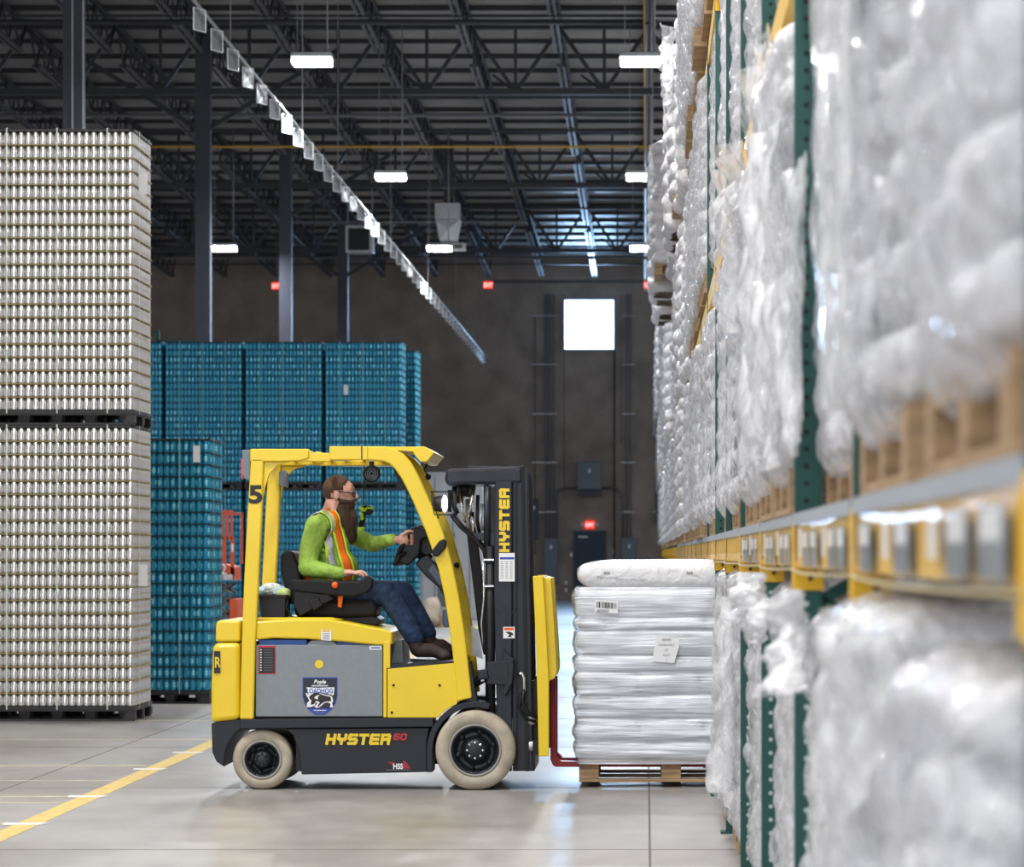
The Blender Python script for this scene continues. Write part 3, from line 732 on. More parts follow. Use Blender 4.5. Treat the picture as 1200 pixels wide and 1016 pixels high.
def near_meshes(lv, s):
    key = (lv, s)
    if key in near_v: return near_v[key]
    H = HEAD[lv]-(.06 if s == 1 else 0); nl = 9
    a = MB(); bag_layers(a, H, 30+lv*7+s, nl); am = bld(a, M['bagw'])
    f = MB(); shell(f, -.0, 1.07, -.63, .63, -.055, H+.02, nl, .014, lv*5.3+s*2.1, nu=150, nvv=130, rough=.010, fold=.07); fm_ = bld(f, M['film'])
    near_v[key] = (am, fm_, H); return near_v[key]
far_v = {}
def far_mesh(lv, s):
    key = (lv, s)
    if key in far_v: return far_v[key]
    H = HEAD[lv]-.05*s; f = MB(); shell(f, -.03 if s < 2 else 0, 1.05, -.64, .64, (-.26 if s < 2 else -.01) if lv > 1 else -.05, H, 9, .055 if lv == 3 else .04, lv*3.3+s*4.7+9, nu=72, nvv=90, rough=.02, fold=.05); far_v[key] = bld(f, M['bagfar']); return far_v[key]
basez = [0.0]+LEV
lvname = ('on the floor', 'on the first beam level', 'on the second beam level', 'on the third beam level')
prot = {(-1,0):-.05, (-1,1):-.02, (0,0):.06, (0,1):.07, (1,0):.07, (1,1):-.03, (1,2):.06, (2,0):.06, (2,1):.0, (2,2):.03}
for kk in range(KMIN, KMAX+1):
    Yb = UY(kk); i = kk+1
    for lv in range(4):
        for half in (0, 1):
            Yc = Yb+.05+.695+half*1.38 if kk >= 0 else 4.68+half*1.62
            s_near = FPX/(Yb+PITCH)
            if lv == 2 and s_near > 345: continue
            if lv == 3 and s_near > 175: continue
            if lv == 0 and Yb > 26: continue
            if kk == 5 and lv == 0: continue                      # the slot the forklift is filling
            if kk == 4 and lv == 0 and half == 1: continue
            z = basez[lv]
            p = prot.get((kk, lv), rng.uniform(-.01, .05))
            if lv == 3: p -= .06
            if lv == 3: p = {9:-.02, 10:-.13, 11:-.10, 12:-.05, 13:-.30, 14:-.26, 15:-.22}.get(kk, p-.05 if kk > 15 else p)
            if lv == 2 and kk > 14: p -= .05
            if lv >= 1 and kk >= 6: p -= .045
            X = RX+p
            hw = ('nearer', 'farther')[half]
            if i < 10: lb = 1; g = 'wrapped bag stacks in the near racks'; gp_ = 'wooden pallets in the near racks'
            else: lb = None; g = 'far wrapped bag stacks %s' % lvname[lv]; gp_ = 'far wooden pallets %s' % lvname[lv]
            po = link_mesh('wooden_pallet', wp_me, None, (X+.02, Yc, z+.002))
            tag(po, ('wooden pallet %s, %s half of the %s bay from the camera' % (lvname[lv], hw, ordw[i])) if lb else 'wooden pallet under wrapped bags %s, far down the racks' % lvname[lv], 'pallet', gp_)
            if i < 10:
                am, fm_, H = near_meshes(lv, (kk+half) % 2)
                t = thing('wrapped_bag_stack', (X, Yc, z+.142), 'wrapped white bags %s, %s half of the %s bay from camera' % (lvname[lv], hw, ordw[i]), 'bag stack', g)
                link_mesh('bags', am, t); link_mesh('stretch_film', fm_, t)
            else:
                o = link_mesh('wrapped_bag_stack', far_mesh(lv, (kk*2+half) % 3), None, (X, Yc, z+.142))
                tag(o, 'glossy wrapped white bag stack %s, far down the racks' % lvname[lv], 'bag stack', g)
# loose film hanging from near stacks
def drape(X, Y, z, w, h, seed, label, rz=0, **kw):
    o = crumple(w, h, seed, **kw).build('loose_film', M['filmloose'], loc=(0,0,0)); o.location = (X, Y, z); o.rotation_euler.z = rz
    tag(o, label, 'plastic film', 'loose plastic film on the racks')
drape(.43, 6.2, 1.40, 1.1, .62, 1.3, 'blurred loose plastic film bulging below the nearest yellow beam at the right edge', depth=.10)
drape(.43, 9.0, 1.44, .85, .27, 2.6, 'crumpled loose plastic film hanging just below the yellow beam before the third green upright', depth=.12, taper=.4)
drape(.43, 11.9, 1.47, .8, .23, 3.9, 'crumpled loose plastic film hanging below the yellow beam before the fourth green upright', depth=.13, taper=.3)
drape(.45, 17.1, 1.32, .9, 1.0, 5.1, 'clear loose film hanging down beside the bag pallet on the forks', depth=.14, taper=.4)
drape(.43, 12.0, 3.30, 1.6, 1.45, 6.6, 'long clear film sheet hanging from the second beam level over the first level bags', depth=.10)
drape(.43, 15.0, 3.30, 1.2, .8, 7.2, 'clear film flap hanging over the cardboard at the second beam level', depth=.14, taper=.5)
drape(.43, 10.6, 2.9, 1.3, 1.1, 8.2, 'clear film hanging in front of the third green upright', depth=.09, taper=.2)
drape(.42, 7.0, 3.35, 1.5, 1.50, 11.4, 'wide blurred film sheet covering the second green upright above the yellow beam', depth=.05, fold=.03)
drape(.42, 6.9, 1.42, 1.5, 1.42, 12.7, 'wide blurred film sheet hanging to the floor over the second green upright', depth=.07, fold=.03)
drape(.44, 9.6, 2.62, 1.0, .78, 13.9, 'film sheet pulled across the third green upright just above the yellow beam', depth=.06, fold=.03)
drape(.30, 35.5, 7.0, 1.6, .7, 9.2, 'torn white film flap sticking out near the top of the racks', depth=.16, taper=.6, fold=.08)
# brown cardboard at the second level edge
for (Y, z, l) in ((15.8, 3.30, 'brown cardboard edge under the bags at the second beam level'),):
    tag(MB().box(RX-.03, RX+.5, Y-.5, Y+.6, z-.12, z+.0).build('cardboard_box', M['cardboard'], loc=(RX, Y, z-.12)), l, 'cardboard')
# ---------------------------------------------------------------- the bag pallet on the forks
YB = 22.15
t = thing('wooden_pallet', (.16, YB+.5, .035), 'wooden pallet carried on the red forks under the wrapped bags', 'pallet')
x0, x1 = -.44, .78
mb = MB(); mb.box(x0, x1, YB, YB+.10, .035, .055); mb.box(x0, x1, YB+.45, YB+.55, .035, .055); mb.box(x0, x1, YB+.9, YB+1.0, .035, .055)
mb.build('bottom_board', M['wood'], t, bevel=.003)
for xx in (x0, x0+.54, x1-.14):
    for ya_, yb_ in ((0,.13),(.44,.56),(.87,1.0)): MB().box(xx, xx+.13, YB+ya_, YB+yb_, .055, .118).build('block', M['wood'], t, bevel=.003)
mb = MB()
for i in range(7): y = YB+i*.15; mb.box(x0, x1, y, y+.10, .166, .182)
mb.build('top_board', M['wood'], t)
for xx in (x0, x0+.54, x1-.14): MB().box(xx, xx+.13, YB, YB+1.0, .118, .166).build('stringer_board', M['woodd'], t)
z0 = .184; lay = [.115, .155, .15, .155, .105, .165, .085, .20, .155]; H = sum(lay)
t = thing('wrapped_bag_stack', (.16, YB+.5, z0), 'tall pallet load of white malt bags in banded stretch film on the red forks', 'bag stack')
z = z0; wx0, wx1 = x0-.02, .79
for i, h in enumerate(lay):
    topl = i == len(lay)-1
    r = random.Random(40+i); sh = r.uniform(-.02, .02)
    if i in (0, 2, 4, 5, 7, 8):
        for j in range(2):
            mb = MB(); pillow(mb, (wx0+wx1)/2+sh+(.015 if topl else 0), YB+.27+j*.5, z+h/2, (wx1-wx0)*(1.0 if topl else .99), .53, h*1.38, 56, 26, 0, 60+i*3+j, e=.20 if topl else .28, wr=.03); mb.build('bag', M['bagw'], t)
    else:
        for j in range(3):
            mb = MB(); pillow(mb, wx0+(wx1-wx0)*(j+.5)/3+sh, YB+.5, z+h/2, (wx1-wx0)/3*1.02, 1.03, h*1.36, 40, 22, 0, 90+i*3+j, e=.3, wr=.025); mb.build('bag', M['bagw'], t)
    z += h
mb = MB(); vs = []; nu, nv = 200, 150; Hf = H-.155
cum = np.cumsum([0]+lay)
for i in range(nv+1):
    zz = -.03+(Hf+.03)*i/nv
    li = min(np.searchsorted(cum, max(zz, .001))-1, len(lay)-1); u = (zz-cum[li])/lay[li]; bl = math.sin(PI*min(max(u, 0), 1))**.5*.025
    for j in range(nu):
        f = j/nu*4; sd = int(f) % 4; f = (f-int(f))*2-1; x, y = [(f,-1),(1,f),(-f,1),(-1,-f)][sd]; rr_ = 1-.035*abs(f)**6
        X = (wx0+wx1)/2+x*rr_*(wx1-wx0)/2; Y_ = YB+.5+y*rr_*.53
        nn = .012*mnoise.noise(Vector((X*2, Y_*2, zz*16)))+.012*mnoise.noise(Vector((X*7, Y_*7, zz*9)))
        vs.append((X+x*(bl+nn), Y_+y*(bl*.8+nn), z0+zz))
mb.add(vs, [(i*nu+j, i*nu+(j+1)%nu, (i+1)*nu+(j+1)%nu, (i+1)*nu+j) for i in range(nv) for j in range(nu)], 0, True)
mb.build('stretch_film', M['filmh'], t)
BAGT = t; BAGY = YB-.07
def sticker(t, pts, Y, m, name): 
    q = [P(x, y, Y) for x, y in pts]; mb = MB(); n = len(q)
    mb.add([(a.x, Y, a.z) for a in q], [tuple(range(n))]); return mb.build(name, m, t)
lab1 = sticker(t, [(697,703),(697,717),(724,719),(724,705)], BAGY, M['white'], 'barcode_label')
r = random.Random(3); mb = MB(); x = 699
while x < 722:
    w = r.choice([.4,.6,1.0,1.5]); sh = (x-699)*.07
    q = [P(a, b_+sh, BAGY-.002) for a, b_ in ((x,705),(x,712),(x+w,712),(x+w,705))]; mb.add([(p.x,p.y,p.z) for p in q], [(0,1,2,3)]); x += w+r.choice([.4,.6,.9])
mb.build('barcode', M['ink'], t)
sticker(t, [(768,745),(768,754),(764,775),(790,777),(796,757),(796,748)], BAGY-.004, M['white'], 'address_label')
BAGLABELS = [('00050432', 699, 718, .035, 'ink'), ]
# ================================================================ forklift (near side plane at Y = YN)
YN = 21.9; YF = 23.0
def N(px, py, Y=YN): return ((px-VX)*Y/FPX, CAMH+(VY-py)*Y/FPX)
def NP(l, Y=YN): return [N(a, b_, Y) for a, b_ in l]
FK = thing('forklift', ((430-VX)*YN/FPX, (YN+YF)/2, 0), 'yellow and black electric counterbalance forklift facing the racks', 'forklift')
def part(name, m, mb, parent=None, **kw): return mb.build(name, m, parent or FK, **kw)
def pr(name, m, poly, y0, y1, bevel=.008, parent=None, **kw): return part(name, m, MB().prism(NP(poly), y0, y1), parent, bevel=bevel, **kw)
def arc(cx, cy, r, a0, a1, n=12, ry=None): return [(cx+r*math.cos(math.radians(a0+(a1-a0)*i/n)), cy-(ry or r)*math.sin(math.radians(a0+(a1-a0)*i/n))) for i in range(n+1)]
# counterweight, upper and lower
pr('counterweight', M['yellow'], [(256,727),(281,727),(281,752),(252,752),(252.5,731)], YN+.02, YF-.02, .025, seg=3)
pr('counterweight', M['yellow'], [(252,753),(281,753),(281,843),(247,847),(247,800),(249,760)], YN+.01, YF-.01, .03, seg=3)
pr('counterweight_base', M['dark'], [(247,848),(262,845),(298,842),(300,853),(290,855)]+arc(306,891,44,80,175,14)[1:]+[(262,899),(253,893),(248,882)], YN+.03, YF-.03, .015)
# inner body that fills the width behind the side panels
part('chassis', M['dark'], MB().prism(NP([(283,842),(500,842),(500,905),(345,905),(345,856),(283,856)]), YN+.10, YF-.10))
part('chassis', M['dark'], MB().prism(NP([(300,752),(449,752),(449,842),(300,842)]), YN+.08, YF-.08))
pr('side_sill', M['dark'], [(281,843),(508,841),(508,852),(281,854)], YN+.0, YN+.12, .006)
pr('side_skirt', M['dark'], [(334,854),(503,853),(500,868),(500,905),(353,908),(350,880),(343,862)], YN+.02, YN+.12, .006)
pr('side_skirt', M['dark'], [(334,854),(503,853),(500,868),(500,905),(353,908),(350,880),(343,862)], YF-.12, YF-.02, .006)
# front fender arch
fo = arc(557,879,57,72,176,16); fi = arc(557,879,50,176,72,16)
pr('front_fender', M['dark'], fo+[(500,905),(507,905)]+fi, YN-.005, YN+.26, .004)
pr('front_fender', M['dark'], fo+[(500,905),(507,905)]+fi, YF-.26, YF, .004)
# battery panel and its fittings
bp = pr('battery_cover', M['grey'], [(299,756),(448,756),(448,840),(299,840)], YN+.03, YN+.08, .004)
pr('battery_cover', M['grey'], [(358,757),(364,751),(378,750),(390,752),(396,757)], YN+.035, YN+.07, .003)
part('battery_cell', M['bluep'], MB().prism(NP([(303,750),(358,750),(358,757),(303,757)]), YN+.06, YN+.3)); part('battery_cell', M['bluep'], MB().prism(NP([(394,750),(440,750),(440,757),(394,757)]), YN+.06, YN+.3))
pr('guard_cross_bar', M['yellow'], [(436,523),(490,523),(488,529),(460,527),(440,526)], YN+.07, YF-.07, .002)
part('cover_gap', M['ink'], MB().prism(NP([(296,752),(450,752),(450,842),(296,842)]), YN+.09, YN+.10))
# seat deck hood
pr('seat_deck', M['yellow'], [(299,728),(340,726),(385,726),(405,729),(430,734),(452,738),(459,741),(459,756),(440,756),(400,752),(360,749),(320,748),(299,750)], YN+.02, YF-.02, .012, seg=3)
pr('seat_deck', M['yellow'], [(300,724),(385,724),(400,727),(300,728)], YN+.10, YF-.10, .008)
# cowl and floor
pr('front_cowl', M['yellow'], [(449,752),(457,752),(457,783),(453,783),(453,841),(449,841)], YN+.015, YN+.07, .004)
pr('front_cowl', M['yellow'], [(454,784),(533,777),(536,822)]+arc(557,879,58,112,140,5)+[(512,841),(454,841)], YN+.01, YN+.09, .006)
pr('front_cowl', M['yellow'], [(449,752),(459,752),(459,784),(533,777),(536,822),(500,841),(449,841)], YF-.09, YF-.01, .006)
part('floor_plate', M['dark'], MB().prism(NP([(453,779),(540,774),(540,779),(453,786)]), YN+.02, YF-.02))
part('step_well', M['grey'], MB().prism(NP([(450,752),(466,752),(468,780),(450,783)]), YN+.35, YF-.1))
for q_ in ((515,803),(461,803),(459,835)): part('bolt', M['ink'], MB().lathe([(0,-.006),(.008,-.005),(.009,0)], (N(*q_)[0], YN+.008, N(*q_)[1]), 'y', 8))
# guard: rear legs, top rails, curved front legs
def strip(mb, outer, inner, y0, y1, mi=0):
    mb.prism(NP(outer+inner[::-1]), y0, y1, mi)
outr = [(411,527),(411,538),(425,537)]
fo_ = [(430,523),(452,523),(462,526),(473,532),(481,541),(488,553),(495,568),(502,584),(511,603),(520,626),(530,662),(538,700),(545,745),(550,790),(553,818)]
fi_ = [(430,539),(450,541),(457,544),(463,550),(470,560),(477,573),(484,588),(491,604),(499,623),(505,640),(514,668),(521,700),(528,745),(533,790),(536,822)]
for (a, b_) in ((YN, YN+.07), (YF-.07, YF)):
    pr('guard_rear_leg', M['yellow'], [(294,537),(309,537),(307,600),(303,680),(299,760),(297,843),(281,843),(283,760),(286,680),(290,600)], a, b_, .01)
    mb = MB(); strip(mb, fo_, fi_, a, b_); part('guard_front_leg', M['yellow'], mb, bevel=.01)
    pr('guard_top_rail', M['yellow'], [(293,526),(362,526),(362,537),(352,540),(330,541),(293,541)], a, b_, .008)
    pr('guard_top_rail', M['yellow'], [(360,527),(368,530),(388,531),(388,541),(352,541)], a+.01, b_+.0 if a < YF-.1 else b_-.01, .006)
    pr('guard_top_rail', M['yellow'], [(386,523),(431,523),(431,539),(386,539)], a-.004, b_-.004, .006)
    # gusset between rear leg and top rail
    pr('guard_gusset', M['yellow'], [(309,541),(340,541),(325,545),(315,556),(310,572),(307,590)], a+.02, b_-.02, .004)
part('guard_seam', M['ink'], MB().prism(NP([(423.4,523),(424.6,523),(424.6,538),(423.4,538)]), YN-.008, YN))
for i in range(7):
    px = 325+i*22
    pr('guard_roof_bar', M['yellow'], [(px,529),(px+5,529),(px+5,536),(px,536)], YN+.06, YF-.06, .003)
pr('guard_cross_bar', M['yellow'], [(487,523),(497,523),(509,530),(500,541),(492,541),(484,531)], YN+.03, YF-.03, .006)
pr('guard_cross_bar', M['yellow'], [(293,527),(306,527),(306,538),(293,538)], YN+.05, YF-.05, .006)
pr('guard_cross_bar', M['yellow'], [(386,536),(460,536),(460,542),(386,542)], YF-.35, YF-.06, .004)
part('guard_sticker', M['white'], MB().prism(NP([(430,537.5),(452,537.5),(452,540.5),(430,540.5)]), YN+.062, YN+.064)); part('guard_sticker', M['white'], MB().prism(NP([(386,537),(408,537),(408,540),(386,540)]), YN+.062, YN+.064))
part('guard_bolt', M['ink'], MB().lathe([(0,-.02),(.018,-.016),(.02,0)], (N(505,611)[0], YF-.1, N(511,623)[1]), 'y', 10).lathe([(0,-.02),(.018,-.016),(.02,0)], (N(525,650)[0], YF-.1, N(525,663)[1]), 'y', 10))
# tail light
tl = pr('tail_light', M['panel'], [(283,527),(293,527),(293,563),(286,561),(283.5,556)], YN+.02, YN+.12, .005)
part('red_lens', M['redlens'], MB().prism(NP([(282,538),(284,538),(284,561),(282.5,561)]), YN+.02, YN+.12), tl)
pr('tail_light', M['panel'], [(308,549),(314,546),(318,550),(318,568),(308,566)], YF-.14, YF-.05, .005)
# wheels
def wheel(px, r, y0, w, rimr, nm, dirn=-1):
    cx, _ = N(px, 0); c = (cx, y0, r)
    o = MB().lathe([(rimr,0.012),(rimr+.01,0),(r-.03,-.003),(r-.008,.012),(r,.04),(r,w-.04),(r-.01,w-.01),(rimr,w)], c, 'y', 56); t = part(nm, M['rubber'], o)
    for u in (.25,.5,.75): part('tyre_seam', M['ink'], MB().lathe([(rimr+(r-rimr)*u,-.0042),(rimr+(r-rimr)*u+.0025,-.0042)], (cx,y0+.001,r), 'y', 40), t) if False else None
    part('rim', M['rim'], MB().lathe([(rimr,.02),(rimr-.012,.002),(rimr-.02,.004),(rimr-.035,.06),(rimr*.55,.075),(rimr*.50,.03),(rimr*.42,.02),(rimr*.40,-.005),(rimr*.2,-.012),(0,-.012)][::1], c, 'y', 40), t)
    part('rim_edge', M['rimdust'], MB().lathe([(rimr+.003,.004),(rimr+.001,-.002),(rimr-.009,-.002),(rimr-.012,.006)], c, 'y', 48), t)
    for k_ in range(6):
        a = 2*PI*k_/6+.3; q = (cx+rimr*.72*math.cos(a), y0+.045, r+rimr*.72*math.sin(a)); part('lug_nut', M['rim'], MB().lathe([(0,-.0),(.02,.0),(.022,.03)], q, 'y', 8), t)
    for k_ in range(8):
        a = 2*PI*k_/8; q = (cx+rimr*.30*math.cos(a), y0-.012, r+rimr*.30*math.sin(a)); part('hub_bolt', M['chrome'] if rimr > .15 else M['rim'], MB().lathe([(0,-.008),(.008,-.008),(.009,0)], q, 'y', 6), t)
wheel(557, .260, YN-.03, .20, .168, 'front_wheel'); wheel(557, .260, YF-.17, .20, .168, 'front_wheel')
wheel(306.5, .196, YN+.03, .17, .125, 'rear_wheel'); wheel(306.5, .196, YF-.20, .17, .125, 'rear_wheel')
part('axle', M['ink'], MB().tube([(N(557,0)[0], YN+.15, .26), (N(557,0)[0], YF-.15, .26)], .07, 12).tube([(N(306,0)[0], YN+.15, .196), (N(306,0)[0], YF-.15, .196)], .05, 12))
# steering console
pr('steering_column', M['dark'], [(481,661),(487,654),(496,651),(508,662),(519,680),(527,702),(533,735),(527,738),(520,708),(510,690),(494,676)], YN+.42, YN+.66, .012)
part('display', M['display'], MB().prism(NP([(497,668),(503,661),(516,680),(511,687)]), YN+.41, YN+.42))
pr('pedal_box', M['display'], [(514,716),(527,714),(529,735),(517,737),(514,732)], YN+.40, YN+.60, .008)
# steering wheel (tilted)
a_ = Vector((N(461,661)[0], 0, N(461,661)[1])); b2 = Vector((N(487,617)[0], 0, N(487,617)[1])); cy_ = 22.40; ctr = (a_+b2)/2; ctr.y = cy_
ux = (b2-a_).normalized(); rad_ = (b2-a_).length/2
ux = (ux+Vector((0,-.12,0))).normalized(); uy = Vector((.25,1,-.05)).normalized(); uy = (uy-ux*uy.dot(ux)).normalized()
sw = part('steering_wheel', M['black'], MB().tube([ctr+ux*rad_*math.cos(2*PI*i/32)+uy*rad_*math.sin(2*PI*i/32) for i in range(32)], .016, 8, closed=True))
nrm = ux.cross(uy)
if nrm.x < 0: nrm = -nrm
mb = MB(); hub = ctr+nrm*.05
for k_ in range(3):
    a = 2*PI*k_/3+.4; mb.tube([hub, ctr+ux*rad_*math.cos(a)+uy*rad_*math.sin(a)], .014, 6)
mb.ell(hub, (.05,.05,.05), 12, 8); mb.tube([hub, Vector((N(496,656)[0], YN+.54, N(496,656)[1]))], .04, 10)
part('spoke_hub', M['black'], mb, sw)
knob = ctr-ux*0+uy*0
part('control_lever', M['black'], MB().tube([hub+Vector((.02,-.05,.02)), Vector((N(463,652)[0],22.25,N(463,652)[1])), Vector((N(458,662)[0],22.22,N(458,662)[1]))], [.018,.014,.016], 8)
     .prism(NP([(483,629),(495,622),(507,624),(511,634),(508,645),(495,650),(486,645)]), YN+.42, YN+.58).tube([Vector((N(486,641)[0],22.4,N(486,641)[1])), Vector((N(512,640)[0],22.3,N(512,640)[1]))], .02, 8))
part('steering_module', M['black'], MB().prism(NP([(476,622),(486,617),(500,620),(504,628),(494,633),(492,650),(479,663),(467,660),(471,645)], 22.3), 22.27, 22.33), bevel=.012)
pr('grab_handle', M['black'], [(508,652),(506,646),(515,634),(521,631),(524,635),(523,641),(514,652)], YN-.03, YN+.0, .008)
# head lamp in a wire cage
hx, hz = N(521,590)
hl = part('head_lamp', M['ink'], MB().lathe([(0,-.05),(.045,-.045),(.055,0),(.05,.02),(0,.02)], (hx-.03, YN+.06, hz), 'x', 16), None)
part('lamp_lens', M['lamp'], MB().ell((hx+.0, YN+.012, hz), (.018,.02,.055), 12, 8), hl)
mb = MB(); c0 = [(505,576),(532,576),(534,603),(509,603)]
for yy in (YN+.0, YN+.14):
    q = [Vector((N(a,b_)[0], yy, N(a,b_)[1])) for a, b_ in c0]
    for i in range(4): mb.tube([q[i], q[(i+1)%4]], .004, 5)
for a, b_ in c0: x, z = N(a,b_); mb.tube([(x,YN,z),(x,YN+.14,z)], .004, 5)
mb.tube([(N(505,590)[0],YN+.05,N(0,590)[1]),(N(512,606)[0],YN+.05,N(0,608)[1])], .014, 6)
part('lamp_cage', M['ink'], mb, hl)
# round blue-spot lamp under the guard
cx, cz = N(431,554)
rl = part('round_lamp', M['black'], MB().lathe([(.055,.02),(.058,0),(.052,-.01),(.045,-.006),(.04,.012),(0,.012)], (cx, YN+.30, cz), 'y', 24))
mb = MB()
for r_ in (.013,.026,.038): mb.lathe([(r_,.0),(r_+.004,-.004),(r_+.006,.0)], (cx, YN+.305, cz), 'y', 20)
part('grille_ring', M['panel'], mb, rl); part('lamp_mount', M['black'], MB().bar((cx,YN+.31,cz+.05),(cx,YN+.31,cz+.09),.03), rl)
# dark plate + work lamp behind the front leg
pr('mirror', M['ink'], [(457,541),(466,548),(474,562),(472,568),(463,563),(459,555)], YN+.25, YN+.29, .006)
part('lamp_bracket', M['black'], MB().tube([(N(497,537)[0],YN+.5,N(0,537)[1]),(N(491,546)[0],YN+.5,N(0,548)[1]),(N(496,556)[0],YN+.5,N(0,556)[1])], .006, 6).ell((N(496,557)[0],YN+.5,N(0,557)[1]), (.02,.02,.02), 10, 6))
# seat
SC = 22.45
def NS(l, Y=SC): return [N(a, b_, Y) for a, b_ in l]
def ps(name, m, poly, y0, y1, bevel=.02, parent=None): return part(name, m, MB().prism(NS(poly), y0, y1), parent, bevel=bevel, seg=3)
ps('seat_back', M['seat'], [(333,650),(338,645),(348,646),(355,665),(360,690),(362,706),(344,708),(338,690),(333,670)], SC-.24, SC+.24, .03)
ps('seat_cushion', M['seat'], [(348,700),(440,703),(446,712),(444,722),(400,724),(350,722)], SC-.25, SC+.25, .03)
ps('seat_base', M['black'], [(352,720),(440,720),(450,726),(446,732),(352,727)], SC-.22, SC+.22, .01)
YA = 22.12
def NA(l): return [N(a, b_, YA) for a, b_ in l]
ar_ = part('armrest', M['seat'], MB().prism(NA([(341,681),(345,679),(400,681),(420,681),(432,674),(438,678),(437,688),(430,695),(415,699),(385,697),(341,692)]), YA-.05, YA+.05), bevel=.012, seg=3)
part('armrest_bracket', M['black'], MB().prism(NA([(345,692),(385,696),(392,702),(370,712),(352,722),(345,710)]), YA-.035, YA+.04).prism(NA([(362,704),(374,700),(379,709),(368,716)]), YA-.05, YA-.03), ar_, bevel=.006)
q = N(393.5,685.5,YA); part('emergency_button', M['orange'], MB().lathe([(0,-.03),(.018,-.026),(.022,-.012),(.012,0)], (q[0], YA-.05, q[1]), 'y', 16), ar_)
part('cable', M['black'], MB().tube([(N(338,698,YA)[0],YA,N(0,698,YA)[1]),(N(336,712,YA)[0],YA-.02,N(0,712,YA)[1]),(N(342,722,YA)[0],YA,N(0,723,YA)[1]),(N(352,724,YA)[0],YA,N(0,726,YA)[1])], .008, 6))
part('seat_belt', M['vesto'], MB().prism(NA([(396,699),(402,698),(400,712),(396,711)]), YA-.0, YA+.01))
# mast
def pm(name, m, poly, y0, y1, bevel=.006, parent=None): return pr(name, m, poly, y0, y1, bevel, parent)
MY0, MY1 = YN+.10, YF-.10
for a, b_ in ((MY0, MY0+.05), (MY1-.05, MY1)):
    pm('mast_rail', M['mast'], [(579,562),(599,561),(599,905),(583,905),(578,700)], a, b_)
    pm('mast_rail', M['mast'], [(600,547),(612,545),(618,550),(624,905),(600,905)], a+.012, b_-.004)
part('mast_rail', M['black'], MB().prism(NP([(610,546),(613,546),(619,905),(615,905)]), MY0-.004, MY0+.01).prism(NP([(603,549),(605,549),(606,905),(604,905)]), MY0+.002, MY0+.012), None)
pm('mast_crossmember', M['mast'], [(521,552),(526,549),(600,546),(612,547),(612,566),(578,567),(540,567),(523,569),(520,562)], MY0+.0, MY1, .02)
pm('mast_crossmember', M['mast'], [(545,545),(586,545),(586,549),(545,549)], MY0+.15, MY1-.15, .005)
pm('mast_crossmember', M['mast'], [(552,624),(583,624),(583,642),(574,640),(566,634),(556,633)], MY0+.02, MY1-.02, .006)
pm('mast_crossmember', M['mast'], [(600,880),(626,880),(626,905),(600,905)], MY0+.02, MY1-.02, .006)
def tb(pts, r, Y, m, name, n=10, parent=None):
    return part(name, m, MB().tube([(N(a,b_,Y)[0], Y+(d if False else 0), N(a,b_,Y)[1]) for a, b_ in pts], r, n), parent)
for Y in (MY0+.03, MY1-.08):
    tb([(574,640),(575,905)], .033, Y, M['black'], 'lift_cylinder', 14)
    tb([(571,570),(571,640)], .025, Y, M['mast'], 'lift_cylinder', 12)
tb([(570,566),(570,600)], .012, MY0+.03, M['chrome'], 'piston_rod'); tb([(556,568),(549,608)], .013, MY0+.12, M['chrome'], 'piston_rod')
for i, (pts, r, Y, m_) in enumerate((([(541,575),(541,600),(546,612)], .012, MY0+.2, 'chrome'), ([(549,585),(549,625)], .02, MY0+.3, 'steel'), ([(560,580),(559,610),(562,625)], .012, MY0+.15, 'black'),
     ([(533,570),(531,590),(536,602)], .016, MY0+.1, 'black'), ([(527,574),(527,600)], .012, MY0+.14, 'dark'), ([(565,590),(563,610),(566,622)], .01, MY0+.1, 'steel'), ([(545,565),(544,582)], .05, MY0+.3, 'dark'),
     ([(536,565),(537,590)], .02, MY0+.35, 'dark'), ([(553,600),(556,626)], .014, MY0+.2, 'chrome'))): tb(pts, r, Y, M[m_], 'hydraulic_fitting')
tb([(529,604),(540,618),(558,633),(567,645),(570,660)], .012, MY0+.02, M['black'], 'hydraulic_hose'); tb([(531,602),(543,617),(561,632),(570,644),(572,658)], .010, MY0+.06, M['black'], 'hydraulic_hose')
tb([(566,655),(567,700),(564,730),(566,760)], .006, MY0-.0, M['chrome'], 'hydraulic_hose')
part('inner_column', M['black'], MB().prism(NP([(540,607),(551,607),(573,770),(562,770),(556,740)]), YN+.5, YN+.62), bevel=.006)
part('front_shield', M['steel'], MB().prism(NP([(548,735),(556,740),(562,775),(549,770)]), YN+.45, YN+.47))
for z_ in (655,686): part('hose_clamp', M['chrome'], MB().prism(NP([(566,z_),(578,z_),(578,z_+2),(566,z_+2)]), MY0-.012, MY0-.006))
tb([(548,805),(575,790)], .03, YN+.12, M['black'], 'tilt_cylinder'); tb([(560,800),(572,793)], .016, YN+.1, M['chrome'], 'piston_rod')
part('tilt_bracket', M['dark'], MB().prism(NP([(570,776),(600,774),(602,779),(600,800),(592,816),(588,812),(592,803),(570,802)]), YN+.04, YN+.10).prism(NP([(588,760),(603,773),(600,777),(589,775)]), YN+.05, YN+.07), bevel=.005)
part('tilt_bracket', M['dark'], MB().prism(NP([(558,786),(571,784),(573,796),(560,797)]), YN+.03, YN+.12), bevel=.01)
part('bracket_slot', M['ink'], MB().prism(NP([(590,779),(594,779),(594,796),(590,796)]), YN+.035, YN+.04))
tb([(606,790),(612,789),(614,795),(614,812)], .012, YN+.08, M['chrome'], 'hose_fitting'); tb([(614,810),(612,822),(618,836),(630,842)], .012, YN+.07, M['black'], 'hydraulic_hose'); tb([(610,812),(608,830),(616,842),(628,846)], .010, YN+.09, M['black'], 'hydraulic_hose')
